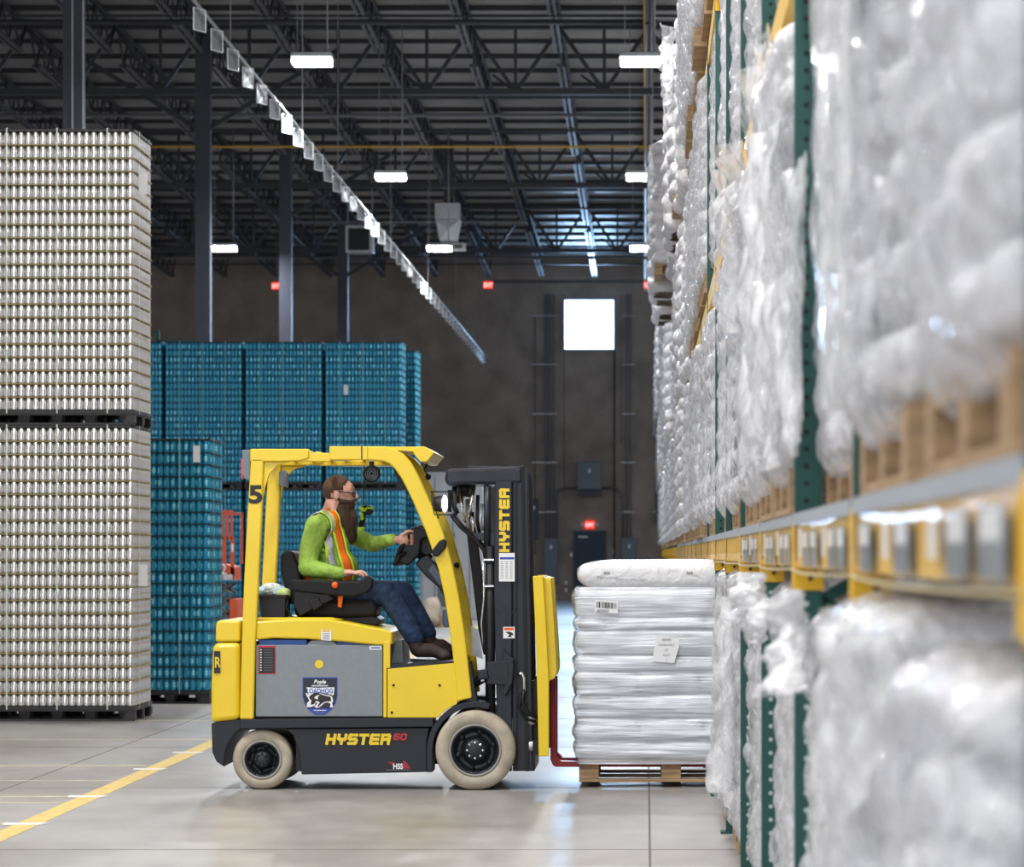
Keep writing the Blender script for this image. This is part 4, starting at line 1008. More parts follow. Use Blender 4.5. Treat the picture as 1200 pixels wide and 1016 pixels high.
part('mast_seam', M['ink'], MB().tube([(N(583,710)[0],MY0-.001,N(0,710)[1]),(N(594,729)[0],MY0-.001,N(0,729)[1]),(N(605,710)[0],MY0-.001,N(0,710)[1])], .003, 4))
part('fender_bracket', M['dark'], MB().prism(NP([(545,778),(551,775),(558,816),(560,825),(546,822)]), YN+.02, YN+.2), bevel=.004)
# carriage, load backrest, forks
for a, b_ in ((YN+.05, YN+.10), (YF-.10, YF-.05)):
    pr('backrest_post', M['yellow'], [(624,675),(636,675),(639,720),(643,800),(643,887),(631,887),(628,760)], a, b_, .006)
pr('backrest_plate', M['yellow'], [(636,676),(645,678),(649,735),(652,788),(649,796),(642,799),(639,730)], YN+.10, YN+.34, .004)
pr('backrest_plate', M['yellow'], [(636,676),(645,678),(649,735),(652,788),(649,796),(642,799),(639,730)], YF-.34, YF-.10, .004)
pr('backrest_bar', M['yellow'], [(625,676),(636,675),(637,685),(626,685)], YN+.08, YF-.08, .005)
pr('carriage_bar', M['black'], [(628,800),(643,800),(643,814),(628,814)], YN+.12, YF-.12, .004); pr('carriage_bar', M['black'], [(624,868),(640,868),(640,884),(624,886)], YN+.08, YF-.08, .004)
pr('carriage_side', M['black'], [(618,800),(632,795),(633,880),(621,884),(616,850)], YN+.16, YN+.22, .01); pr('carriage_side', M['black'], [(618,800),(632,795),(633,880),(621,884),(616,850)], YF-.22, YF-.16, .01)
x_, z_ = N(622,845); part('chain_roller', M['steel'], MB().lathe([(0,-.03),(.03,-.03),(.035,0),(.03,.03),(0,.03)], (x_, YN+.13, z_), 'y', 14).lathe([(0,-.03),(.03,-.03),(.035,0),(.03,.03),(0,.03)], (x_, YN+.13, z_-.17), 'y', 14))
for yy in (YN+.39, YN+.81):
    xh0, _ = N(643,0); xt = .62; zt, zb = .162, .125
    x1_ = xh0+.035; zz = N(0,798)[1]
    part('fork', M['red'], MB().prism([(xh0, zz), (x1_, zz), (x1_, zt+.03), (x1_+.03, zt), (xt, zb+.012), (xt, zb), (x1_-.0, zb), (xh0+.015, zb+.012), (xh0, zb+.05)], yy, yy+.12), bevel=.004)
# stickers
def stk(name, m, poly, y, parent=None): 
    mb = MB(); q = NP(poly); n = len(q); ar = sum(q[i][0]*q[(i+1)%n][1]-q[(i+1)%n][0]*q[i][1] for i in range(n))
    mb.add([(a, y, b_) for a, b_ in q], [tuple(range(n)) if ar > 0 else tuple(range(n-1,-1,-1))]); return part(name, m, mb, parent)
yb = YN+.03-.0015
stk('warning_placard', M['stkred'], [(302,757),(322.5,757),(322.5,790),(302,790)], yb); stk('warning_placard', M['ink'], [(303,759),(321.5,759),(321.5,789),(303,789)], yb-.001)
mb = MB()
for i in range(9):
    x, z = N(304, 761+i*3); mb.add([(x,yb-.002,z),(x+.012,yb-.002,z),(x+.012,yb-.002,z-.006),(x,yb-.002,z-.006)], [(3,2,1,0)], 0)
    x, z = N(308.5, 761.5+i*3); mb.add([(x,yb-.002,z),(x+.06,yb-.002,z),(x+.06,yb-.002,z-.003),(x,yb-.002,z-.003)], [(3,2,1,0)], 1)
part('placard_text', [M['white'], M['inkgrey']], mb)
stk('yellow_dot', M['yellow'], arc(373.5,778.5,5,0,345,23), yb)
stk('small_label', M['white'], [(432.5,757),(446.5,757),(446.5,761.5),(432.5,761.5)], yb); stk('small_label', M['bluep'], [(434,758.5),(445,758.5),(445,760),(434,760)], yb-.001)
stk('deck_label', M['white'], [(376,738),(388,738),(388,751),(376,750)], YN+.017); stk('deck_label', M['yellow_rack'], [(377,738.5),(387,738.5),(387,740.5),(377,740.5)], YN+.016)
for i in range(4): stk('label_line', M['inkgrey'], [(378,742.5+2*i),(386,742.5+2*i),(386,743.1+2*i),(378,743.1+2*i)], YN+.0155)
# shield emblem
sh = [(354,794),(395,794),(395,816),(393,824),(388,832),(380,838),(369,838),(361,832),(356,824),(354,816)]
shi = [(355,795),(394,795),(394,816),(392,823.5),(387.4,831),(379.6,837),(369.4,837),(361.6,831),(357,823.5),(355,816)]
stk('shield_emblem', M['blue'], sh, yb); stk('shield_emblem', M['navy'], [(355,795),(394,795),(394,816),(392,823.5),(388,830.5),(361,830.5),(357,823.5),(355,816)], yb-.001)
hog_w = [(357.5,813),(359,812),(361,815),(364,813.5),(367,810.8),(371,810.5),(377,813.2),(383,814.8),(386,815.2),(389,817),(390,822),(388.5,824),(390,829),(386,829.3),(387,825),(384,823.4),(380,823.8),(374,829),(370.5,829.8),(368,828.5),(371.5,824.5),(369.5,823),(368.5,827),(364,828.8),(359,828.8),(359.3,824),(362,821.5),(361,819)]
stk('hog_outline', M['white'], hog_w, yb-.002)
hog_b = [(362,816),(365,814),(368,811.8),(371,811.6),(377,814.3),(383,816),(386,816.3),(387.6,818.5),(387.5,822),(385,822),(380,822.5),(377,824.3),(373,828),(371,828.6),(374.5,823),(370,821.3),(367.5,825.5),(363.5,826),(364.5,821),(362,818.5)]
stk('hog_body', M['ink'], hog_b, yb-.003)
stk('hog_stripe', M['white'], [(367.5,818),(370,815.5),(374.5,814.6),(372,817),(371.8,820)], yb-.0035)
for y_, a, b_ in ((832.2,367,382),(833.8,369.5,379.5),(835.3,369,380)): stk('emblem_line', M['inkgrey'] if y_ != 832.2 else M['white'], [(a,y_),(b_,y_),(b_,y_+.7),(a,y_+.7)], yb-.002)
stk('emblem_line', M['steel'], [(364.5,803),(384,803),(384,804.6),(364.5,804.6)], yb-.002)
# load chart and warning label on the mast
ym = MY0-.003
stk('load_chart', M['white'], [(584,648),(602.5,648),(602.5,681.5),(584,681.5)], ym); stk('load_chart_header', M['blue'], [(585,653),(602,653),(602,655.5),(585,655.5)], ym-.001)
for i in range(9):
    for j in range(3): stk('chart_line', M['inkgrey'], [(586+j*5.3,658+2.4*i),(589.4+j*5.3,658+2.4*i),(589.4+j*5.3,658.6+2.4*i),(586+j*5.3,658.6+2.4*i)], ym-.001)
stk('warning_label', M['white'], [(589,735),(602.5,735),(602.5,748.5),(589,748.5)], ym); stk('warning_label', M['orange'], [(590,736),(601.5,736),(601.5,739),(590,739)], ym-.001)
stk('warning_symbol', M['ink'], [(591,741),(596,740.5),(600,742),(601,745),(598,744.5),(599,747),(594,747),(596,744)], ym-.001)
# lettering ------------------------------------------------------
GL = {'H':[[(0,0),(0,1)],[(1,0),(1,1)],[(0,.5),(1,.5)]],'Y':[[(0,1),(0,.62),(.15,.5),(.85,.5),(1,.62),(1,1)],[(.5,.5),(.5,0)]],
      'S':[[(1,1),(.12,1),(0,.88),(0,.6),(.12,.5),(.88,.5),(1,.4),(1,.12),(.88,0),(0,0)]],'T':[[(0,1),(1,1)],[(.5,1),(.5,0)]],
      'E':[[(1,1),(.12,1),(0,.88),(0,.12),(.12,0),(1,0)],[(0,.5),(.95,.5)]],'R':[[(0,0),(0,1),(.88,1),(1,.88),(1,.6),(.88,.48),(0,.48)],[(.72,.48),(1,.35),(1,0)]],
      '6':[[(1,1),(.15,1),(0,.85),(0,.15),(.15,0),(.85,0),(1,.15),(1,.42),(.85,.55),(0,.55)]],'0':[[(.15,0),(.85,0),(1,.15),(1,.85),(.85,1),(.15,1),(0,.85),(0,.15),(.15,0)]]}
def word(name, txt, m, org, right, up, w, h, st, gap, shear=0, parent=None, out=Vector((0,-1,0))):
    mb = MB(); x = 0; cnt = 0; org = Vector(org)
    for ch in txt:
        for pl in GL[ch]:
            iw, ih = w-st, h-st
            q = [Vector((x+st/2+a*iw+shear*(b_*ih), st/2+b_*ih)) for a, b_ in pl]
            for i in range(len(q)-1):
                a, b_ = q[i], q[i+1]; d = (b_-a).normalized(); n_ = Vector((-d.y, d.x))*st/2
                e = d*st*.5; cnt += 1
                vs = [a-e-n_, b_+e-n_, b_+e+n_, a-e+n_]
                mb.add([org+right*v.x+up*v.y+out*(.0002*cnt) for v in vs], [(0,1,2,3)])
        x += w+gap
    return part(name, m, mb, parent)
R_ = Vector((1,0,0)); U_ = Vector((0,0,1))
x, z = N(381, 873); word('brand_lettering', 'HYSTER', M['yellow'], (x, YN+.016, z), R_, U_+Vector((0,0,0)), .064, .073, .0195, .007, .18)
x, z = N(460.5, 867.5); word('model_number', '60', M['stkred'], (x, YN+.016, z), R_, U_, .040, .044, .010, .006, .2)
x, z = N(596.5, 647); word('brand_lettering', 'HYSTER', M['yellow'], (x, MY0-.004, z), U_, -R_, .062, .068, .019, .0085, .0)
def text(name, body, size, loc, m, parent=None, rot=(PI/2,0,0), bold=.0, align='LEFT', shear=0, xs=1):
    cu = bpy.data.curves.new(name, 'FONT'); cu.body = body; cu.size = size; cu.offset = bold; cu.align_x = align; cu.shear = shear; cu.fill_mode = 'FRONT' if False else 'BOTH'
    tmp = bpy.data.objects.new('tmp', cu); C.objects.link(tmp); bpy.context.view_layer.update()
    me = bpy.data.meshes.new_from_object(tmp.evaluated_get(bpy.context.evaluated_depsgraph_get())); bpy.data.objects.remove(tmp)
    o = bpy.data.objects.new(name, me); C.objects.link(o); me.materials.clear(); me.materials.append(m)
    o.location = Vector(loc)-(root_off(parent) if parent else Vector((0,0,0))); o.rotation_euler = rot; o.parent = parent; o.scale = (xs, 1, 1)
    return o
def ft(name, body, px, py, hpx, Y, m, parent=FK, **k_):
    x, z = N(px, py, Y); return text(name, body, hpx*Y/FPX/.70, (x, Y, z), m, parent, **k_)
ft('side_number', '5', 291, 589, 20, YN-.003, M['ink'], bold=.006, xs=1.2)
stk('emblem_plate', M['white'], [(358.5,805.5),(372,806.2),(391.5,805.5),(390.5,815.2),(383,813),(370,810.5),(361,815)], yb-.0025)
ft('emblem_word', 'LOADHOG', 374.8, 812.2, 5.4, yb-.004, M['blue'], align='CENTER', bold=.0008, xs=.80)
ft('emblem_script', 'Boyle', 374.5, 801, 4.4, yb-.002, M['white'], align='CENTER', shear=.3, bold=.001)
ft('rear_brand', 'R', 251.2, 782, 12, YN+.001, M['yellow'], bold=.002, xs=.7)
stk('rear_badge', M['ink'], [(250.6,763),(258,763),(258,789),(250.6,789)], YN+.003)
x, z = N(453,903); q = ft('dealer_word', 'HSS', 460.5, 901, 6.2, YN+.014, M['white'], bold=.0015, xs=.8)
stk('dealer_mark', M['red'], [(454,893),(461,893),(466,901)], YN+.0165); stk('dealer_mark', M['red'], [(472,892),(475,892),(481,901),(472,901)], YN+.0165)
stk('dealer_line', M['inkgrey'], [(452,902),(481,902),(481,902.8),(452,902.8)], YN+.0165)
for (t_, x, y, z, h) in EXITS: text('exit_word', 'EXIT', h/.7*.85, (x, y, z+.01), M['exitw'], t_, align='CENTER', bold=.006, xs=.75)
def bt(name, body, px, py, hpx, m, Y=None, **k_): x, z = N(px, py, Y or BAGY-.05); text(name, body, hpx*YN/FPX/.7, (x, Y or BAGY-.05, z), m, BAGT, **k_)
YT = BAGY-.035
bt('bag_print', 'Malteurop', 700, 679, 4.2, M['inkgrey'], YT); bt('bag_print', 'Delivering malting solutions', 724, 680.5, 3.0, M['inkgrey'], YT, xs=.72)
bt('bag_print', '00050432', 699, 717.5, 3.4, M['ink'], BAGY-.003, xs=.75)
for i, (s_, y_) in enumerate((('BREWERS', 751), ('CHATEAU MALT', 757), ('LOT', 763), ('PALLET', 769), ('2', 775))): bt('bag_print', s_, 781, y_, 2.6, M['inkgrey'], BAGY-.006, align='CENTER', xs=.7)
mb = MB()
for px in (711, 808):
    for dx in (-2.5, 0, 2.5):
        q = [N(px+dx+a, 673.5-b_, YT) for a, b_ in ((-1.2,0),(-.6,3),(.3,4.2),(1.1,3),(1.4,0),(.5,0),(.1,2.4),(-.5,0))]
        mb.add([(a, YT, b_) for a, b_ in q], [tuple(range(len(q)))])
mb.build('bag_print', M['inkgrey'], BAGT)
# bin with rags on the deck
t = thing('storage_bin', (N(319,724)[0], 22.25, N(0,724)[1]), 'small black open bin on the seat deck behind the driver', 'bin')
yb0, yb1 = 22.1, 22.42
MB().prism(NS([(303,697),(335,697),(334,724),(306,724)], 22.1), yb0, yb1).build('box', M['bin'], t, bevel=.006)
MB().prism(NS([(301,697),(336,697),(336,700),(301,700)], 22.1), yb0-.008, yb1+.008).build('rim', M['bin'], t, bevel=.003)
c = N(319,694,22.25)
for i, (dx, dz, m_) in enumerate(((-.055,0,'ragb'),(.0,.015,'ragw'),(.055,.002,'ragb'),(.085,-.01,'ragl'),(-.02,.03,'ragw'))):
    if m_ not in M: M[m_] = mat(m_, {'ragb':(.45,.68,.75),'ragw':(.78,.82,.80),'ragl':(.6,.72,.30)}[m_], .9, bump=1, bscale=35, bdist=.02, var=.25, vscale=30)
    mb = MB(); pillow(mb, c[0]+dx, 22.2+.03*(i%3), c[1]+dz, .10, .14, .075, 16, 10, 0, i*5, e=.8, wr=.05)
    tag(mb.build('rag', M[m_], loc=(c[0]+dx, 22.2, c[1]+dz-.03)), ('leftmost pale blue rag in the black bin','white crumpled rag in the middle of the black bin','pale blue rag right of the middle in the black bin','lime tinged rag at the right edge of the black bin','white rag on top of the rags in the black bin')[i], 'rag', 'rags in the bin')
# hanging barcode scanner
YS = 22.9
sc = thing('barcode_scanner', (N(428,610,YS)[0], YS, N(0,620,YS)[1]), 'lime and black barcode scanner hanging on a cord under the forklift roof', 'scanner')
def sp(name, m, poly, y0, y1, b_=.006): return MB().prism(NS(poly, YS), y0, y1).build(name, m, sc, bevel=b_)
sp('scanner_head', M['black'], [(421,594),(428,592),(437,593),(438,600),(434,604),(427,603),(424,600)], YS-.035, YS+.035)
sp('lime_trim', M['greensc'], [(420,595),(425,593.5),(428,596),(430,594),(437,593.5),(438.5,598),(436.5,597),(431,596.5),(429,599.5),(425,600)], YS-.04, YS-.03, .002)
sp('grip', M['black'], [(424,601),(429,603),(427,618),(420,618),(422,608)], YS-.028, YS+.028)
sp('lime_trim', M['greensc'], [(423,600),(426,601),(427,609),(423,610)], YS-.034, YS-.028, .002)
sp('grip_base', M['greensc'], [(420,618),(427,617.5),(427.5,621),(420,621.5)], YS-.034, YS+.034)
MB().tube([(N(426,593,YS)[0],YS,N(0,593,YS)[1]),(N(426,575,YS)[0],YS,N(0,575,YS)[1]),(N(427,541,YS)[0],YS,N(0,541,YS)[1])], .004, 5).build('cord', M['ink'], sc)
# ================================================================ driver
PY = 22.45
def Q(px, py, dy=0): Y = PY+dy; return Vector(((px-VX)*Y/FPX, Y, CAMH+(VY-py)*Y/FPX))
def limb(mb, pts, rs, n=14, flat=None):
    pts = [Vector(p) for p in pts]; out = []; ro = []
    for i in range(len(pts)-1):
        for k_ in range(5):
            u = k_/5; out.append(pts[i].lerp(pts[i+1], u)); ro.append(rs[i]*(1-u)+rs[i+1]*u)
    out.append(pts[-1]); ro.append(rs[-1]); mb.tube(out, ro, n)
    for p, r in zip(pts, rs): mb.ell(p, (r*.99,)*3, 12, 8)
def rem(o, vox, sm=6, f=.5):
    r = o.modifiers.new('remesh', 'REMESH'); r.mode = 'VOXEL'; r.voxel_size = vox; r.use_smooth_shade = True
    s_ = o.modifiers.new('smooth', 'SMOOTH'); s_.factor = f; s_.iterations = sm
    return o
DR = thing('person', (Q(400,715).x, PY, Q(400,715).z), 'bearded driver in lime shirt, orange safety vest and jeans seated on the forklift', 'person')
SH = .20
hip = Q(372,700); hR, hL = Q(378,701,-.10), Q(380,701,.10)
kR, kL = Q(452,694,-.13), Q(472,694,.13)
aR, aL = Q(487,748,-.13), Q(502,742,.12)
sR, sL = Q(371,617,-.19), Q(388,616,.19)
eR = Q(360,665,-.24); wR = Q(401,672,-.30); eL = Q(437,638,.20); wL = Q(468,637,.04)
head = Q(398,579)
# body: one continuous figure
b = MB()
b.ell(head+Vector((-.004,0,.012)), (.099,.076,.105), 24, 16)
b.ell(head+Vector((.035,0,-.035)), (.066,.058,.075), 18, 12)
b.ell(head+Vector((.06,0,.02)), (.042,.055,.06), 14, 10)                     # brow and forehead
b.tube([head+Vector((.098,0,.012)), head+Vector((.118,0,-.020)), head+Vector((.108,0,-.028))], [.009,.013,.010], 10)   # nose
b.ell(head+Vector((.112,0,-.022)), (.014,.017,.012), 10, 8)
b.ell(head+Vector((.100,0,-.048)), (.014,.026,.007), 10, 6); b.ell(head+Vector((.098,0,-.058)), (.014,.024,.008), 10, 6)       # lips
for s_ in (-1, 1):
    b.ell(head+Vector((-.012,s_*.078,-.008)), (.021,.014,.033), 12, 8); b.ell(head+Vector((.078,s_*.032,.006)), (.014,.018,.012), 10, 6)
limb(b, [head+Vector((-.03,0,-.04)), Q(387,607)], [.062,.068])
limb(b, [Q(387,612), Q(380,650), Q(378,695)], [.105,.15,.15])
limb(b, [Q(385,614,-.06), sR], [.07,.065]); limb(b, [Q(388,614,.06), sL], [.07,.065])
limb(b, [sR, eR, wR], [.058,.043,.029]); limb(b, [sL, eL], [.055,.042])
for h_, k_, a_ in ((hR,kR,aR),(hL,kL,aL)): limb(b, [h_, k_, a_], [.085,.06,.042])
# right hand on the armrest pad
pR = wR+Vector((.055,.0,.004))
def finger(p0, dirs, r0, r1):
    pts = [p0]
    for d, l in dirs: pts.append(pts[-1]+Vector(d).normalized()*l)
    k_ = len(pts); limb(b, pts, [r0+(r1-r0)*i/(k_-1) for i in range(k_)], 10)
b.ell(pR+Vector((-.004,0,0)), (.05,.042,.018), 16, 10); limb(b, [wR, pR], [.027,.023])
for i, (dy, L_, dz) in enumerate(((-.034,.060,-.008),(-.013,.078,.0),(.010,.082,.003),(.032,.074,.0))):
    p0 = pR+Vector((.036,dy,.004+dz))
    finger(p0, [((1,dy*1.5,.12),L_*.42),((1,dy,-.45),L_*.33),((.75,0,-.9),L_*.28)], .0105, .0075)
finger(pR+Vector((-.015,.040,-.004)), [((.6,.8,-.1),.035),((1,.35,-.15),.033),((1,0,-.3),.025)], .012, .009)
# left hand gripping the wheel rim
rimp = ctr-ux*0-uy*rad_*.0+ux*rad_*.30-uy*rad_*.95
pL = Vector((rimp.x-.02, rimp.y+.0, rimp.z))
wL = pL+Vector((-.07, .03, .0))
limb(b, [eL, wL, pL+Vector((-.02,0,0))], [.040,.028,.024])
b.ell(pL, (.040,.022,.042), 14, 10)
for i in range(4):
    z_ = .030-.020*i; p0 = pL+Vector((.022,.012,z_))
    finger(p0, [((1,.35,.0),.030),((.5,-1,0),.026),((-.6,-1,0),.020)], .0105, .008)
finger(pL+Vector((0,-.018,.032)), [((.8,-.3,.7),.030),((1,0,.2),.026),((1,.3,-.2),.018)], .012, .009)
bo = rem(b.build('body', M['skin'], DR), .0042, 4)
# hair, beard, glasses
h = MB()
h.ell(head+Vector((-.014,0,.026)), (.103,.081,.102), 28, 18)
ho = h.build('hair', M['hair'], DR)
# cut away the face side of the hair cap
me = ho.data; import bmesh
bm = bmesh.new(); bm.from_mesh(me); hc = head-Vector(root_off(DR))
dele = []
for v in bm.verts:
    p = v.co-hc
    if (p.x > .060 and p.z < .080) or p.z < -.055 or (p.x > .035 and p.z < .052+.3*(p.x-.035)) or (p.x > .012 and p.z < .02) or ((p.x+.012)**2+(p.z+.008)**2 < .027**2) or (p.x > -.012 and p.z < -.012) or p.z < -.045-.3*p.x-.02: dele.append(v)
bmesh.ops.delete(bm, geom=dele, context='VERTS'); bm.to_mesh(me); bm.free()
so = ho.modifiers.new('solid', 'SOLIDIFY'); so.thickness = .008
bd = MB(); n, m_ = 28, 30; vs = []
for i in range(m_+1):
    v = i/m_
    c0 = Q(402,590).lerp(Q(407,618), min(1, v*1.7)) if v < .6 else Q(407,618).lerp(Q(413,638), (v-.6)/.4)
    hx_ = np.interp(v, [0,.1,.35,.65,.88,1], [.045,.072,.078,.062,.034,.004]); hy_ = np.interp(v, [0,.1,.35,.65,.88,1], [.062,.076,.08,.065,.04,.004])
    for j in range(n):
        t_ = 2*PI*j/n; q = c0+Vector((hx_*math.cos(t_), hy_*math.sin(t_), 0))
        w_ = .012*mnoise.noise(Vector((math.cos(t_)*5, math.sin(t_)*5, v*3)))+.006*mnoise.noise(Vector((math.cos(t_)*16, math.sin(t_)*16, v*4)))
        q += Vector((math.cos(t_), math.sin(t_), 0))*w_*(1 if v < .95 else .3)
        if v < .12: q.z += -.02*max(0, -math.cos(t_))+.015*abs(math.sin(t_))
        if math.cos(t_) > .6 and v < .2: q.x -= .006
        vs.append(q)
bd.add(vs, [(i*n+(j+1)%n, i*n+j, (i+1)*n+j, (i+1)*n+(j+1)%n) for i in range(m_) for j in range(n)]+[tuple(range(n))], 0, True)
bd.build('beard', M['beard'], DR)
# moustache / jaw line hair
mm = MB(); limb(mm, [head+Vector((.105,0,-.040)), head+Vector((.085,-.045,-.055)), head+Vector((.02,-.072,-.05)), head+Vector((-.008,-.078,-.03))], [.011,.014,.014,.008]); mm.ell(head+Vector((.038,0,-.075)), (.066,.070,.045), 20, 12); limb(mm, [head+Vector((.105,0,-.040)), head+Vector((.085,.045,-.055)), head+Vector((.02,.072,-.05))], [.011,.014,.012])
mm.build('moustache', M['beard'], DR)
g = MB()
for s_ in (-1, 1):
    g.bar(head+Vector((-.012,s_*.083,.018)), head+Vector((.093,s_*.070,.004)), .005, .007)
    c_ = head+Vector((.104,s_*.034,-.004)); rr = [c_+Vector((.008*math.cos(2*PI*i/16)*0-.012*abs(math.cos(2*PI*i/16))*(1 if math.cos(2*PI*i/16)*s_ > 0 else 0), .027*math.cos(2*PI*i/16), .018*math.sin(2*PI*i/16))) for i in range(16)]
    g.tube(rr, .0035, 6, closed=True); g.bar(head+Vector((.093,s_*.068,.004)), head+Vector((.098,s_*.06,.002)), .006)
g.bar(head+Vector((.106,-.008,0)), head+Vector((.106,.008,0)), .004)
g.build('glasses', M['ink'], DR)
# eyes
for s_ in (-1, 1): MB().ell(head+Vector((.087,s_*.033,.004)), (.010,.012,.008), 10, 8).build('eye', M['white'], DR)
# clothes
c = MB()
limb(c, [Q(386,612), Q(384,630), Q(383,660), Q(381,694)], [.100,.145,.166,.165])
c.ell(Q(396,668), (.14,.165,.15), 18, 12)
for i in range(7): limb(c, [Q(362+i*2,640+i*9,-.13+.0*i), Q(384+i*3,646+i*8,-.17)], [.012,.018])
limb(c, [Q(385,612,-.05), sR+Vector((0,0,-.005))], [.082,.076]); limb(c, [Q(388,613,.05), sL], [.080,.076])
limb(c, [sR, (sR+eR)/2+Vector((-.008,0,0)), eR, wR+Vector((-.01,0,0))], [.078,.073,.062,.040]); limb(c, [sL, eL, wL+Vector((-.012,0,0))], [.072,.056,.038])
limb(c, [Q(389,603), Q(387,609)], [.074,.085])
rem(c.build('shirt', M['hivis'], DR), .008, 5)
MB().lathe([(.070,0),(.075,.012),(.068,.03)], Q(391,606), 'z', 20).build('tee_collar', M['tee'], DR, smooth=True)
cf = MB(); d_ = (pR-wR).normalized(); cf.tube([wR-d_*.012, wR+d_*.006], .036, 16); d2 = (pL-wL).normalized(); cf.tube([wL-d2*.012, wL+d2*.02], .036, 16); cf.build('cuff', M['hivis'], DR)
j = MB()
limb(j, [Q(376,700), Q(384,703)], [.155,.15])
for h_, k_, a_, s_ in ((hR,kR,aR,-1),(hL,kL,aL,1)):
    limb(j, [h_, (h_+k_)/2+Vector((0,0,.005)), k_, (k_+a_)/2, a_+Vector((-.006,0,0))], [.112,.098,.078,.070,.062])
rem(j.build('jeans', M['jeans'], DR), .008, 5)
# boots
for a_, toe, s_ in ((aR, Q(527,768,-.15), 0), (aL, Q(533,762,.13), 1)):
    k_ = MB(); hl_ = a_+Vector((.0,0,-.10)); tx = toe
    limb(k_, [a_+Vector((-.005,0,-.01)), hl_+Vector((.01,0,.03))], [.052,.05]); limb(k_, [hl_+Vector((.02,0,.02)), (hl_+tx)/2+Vector((0,0,.025)), tx+Vector((-.03,0,.0))], [.048,.045,.036])
    k_.ell(tx+Vector((-.04,0,-.004)), (.05,.045,.034), 14, 10)
    o = rem(k_.build('boot', M['boot'], DR), .006, 4)
    s2 = MB(); A = hl_+Vector((-.035,0,-.035)); B = tx+Vector((.008,0,-.035)); dn = Vector((0,0,-.022))
    dd = (B-A); pts = []
    for u, w in ((0,.03),(.06,.04),(.3,.038),(.6,.046),(.88,.042),(1,.018)): pts.append((A+dd*u, w))
    top_ = [p+Vector((0,-w,0)) for p, w in pts]+[p+Vector((0,w,0)) for p, w in pts[::-1]]; nn = len(top_)
    s2.add(top_+[p+dn for p in top_], [tuple(range(nn)), tuple(range(2*nn-1,nn-1,-1))]+[(i,nn+i,nn+(i+1)%nn,(i+1)%nn) for i in range(nn)])
    s2.build('boot_sole', M['sole'], o, loc=(0,0,0)) if False else s2.build('boot_sole', M['sole'], DR)
# vest: panels wrapped on the torso
def torso(z, ang, extra=.0):
    """point on the shirt's outside at height z and angle (0 = front, -90 = near side)"""
    py = VY-(z-CAMH)*FPX/PY
    cx = np.interp(py, [600,612,630,660,694], [388,386,385,387,385]); r1 = np.interp(py, [600,612,630,645,668,694], [.085,.112,.145,.165,.178,.170])
    X = (cx-VX)*PY/FPX; a = math.radians(ang)
    ry = np.interp(py, [600,612,630,660,694], [.10,.15,.178,.172,.172])
    return Vector((X+(r1+extra)*math.cos(a), PY+(ry+extra)*math.sin(a), z))
def band(name, m, rows, th=.006):
    mb = MB(); k_ = len(rows[0]); vs = [p for r in rows for p in r]
    mb.add(vs, [(i*k_+j_, i*k_+j_+1, (i+1)*k_+j_+1, (i+1)*k_+j_) for i in range(len(rows)-1) for j_ in range(k_-1)], 0, True)
    o = mb.build(name, m, DR); s_ = o.modifiers.new('solid', 'SOLIDIFY'); s_.thickness = th; s_.offset = 0; return o
def zz(py): return CAMH+(VY-py)*PY/FPX
def vest_strip(m, a_top, a_bot, ex, p0=612, p1=697, name='vest', n=14):
    rows = []
    for i in range(n+1):
        u = i/n; py = p0+(p1-p0)*u; w0, w1 = [x0_*(1-u)+x1_*u for x0_, x1_ in zip(a_top, a_bot)]
        rows.append([torso(zz(py), w0+(w1-w0)*j_/6, ex) for j_ in range(7)])
    return band(name, m, rows)
SHIRT = [o for o in DR.children if o.name.startswith('shirt')][0]
def vband(name, m, pts, w, off, nrm_=Vector((.45,-.89,0))):
    q = [Q(*p) for p in pts]; fine = []
    for i in range(len(q)-1):
        for k_ in range(6): fine.append(q[i].lerp(q[i+1], k_/6))
    fine.append(q[-1]); rows = []
    for i, p in enumerate(fine):
        t_ = (fine[min(i+1, len(fine)-1)]-fine[max(i-1, 0)]).normalized(); sd = t_.cross(nrm_).normalized()
        rows.append([p+sd*w*(j_/4-.5) for j_ in range(5)])
    mb = MB(); vs = [p for r in rows for p in r]
    mb.add(vs, [(i*5+j_, i*5+j_+1, (i+1)*5+j_+1, (i+1)*5+j_) for i in range(len(rows)-1) for j_ in range(4)], 0, True)
    o = mb.build(name, m, DR)
    sw_ = o.modifiers.new('wrap', 'SHRINKWRAP'); sw_.target = SHIRT; sw_.wrap_method = 'NEAREST_SURFACEPOINT'; sw_.wrap_mode = 'ABOVE_SURFACE'; sw_.offset = off
    s_ = o.modifiers.new('solid', 'SOLIDIFY'); s_.thickness = .005; s_.offset = 1
    return o
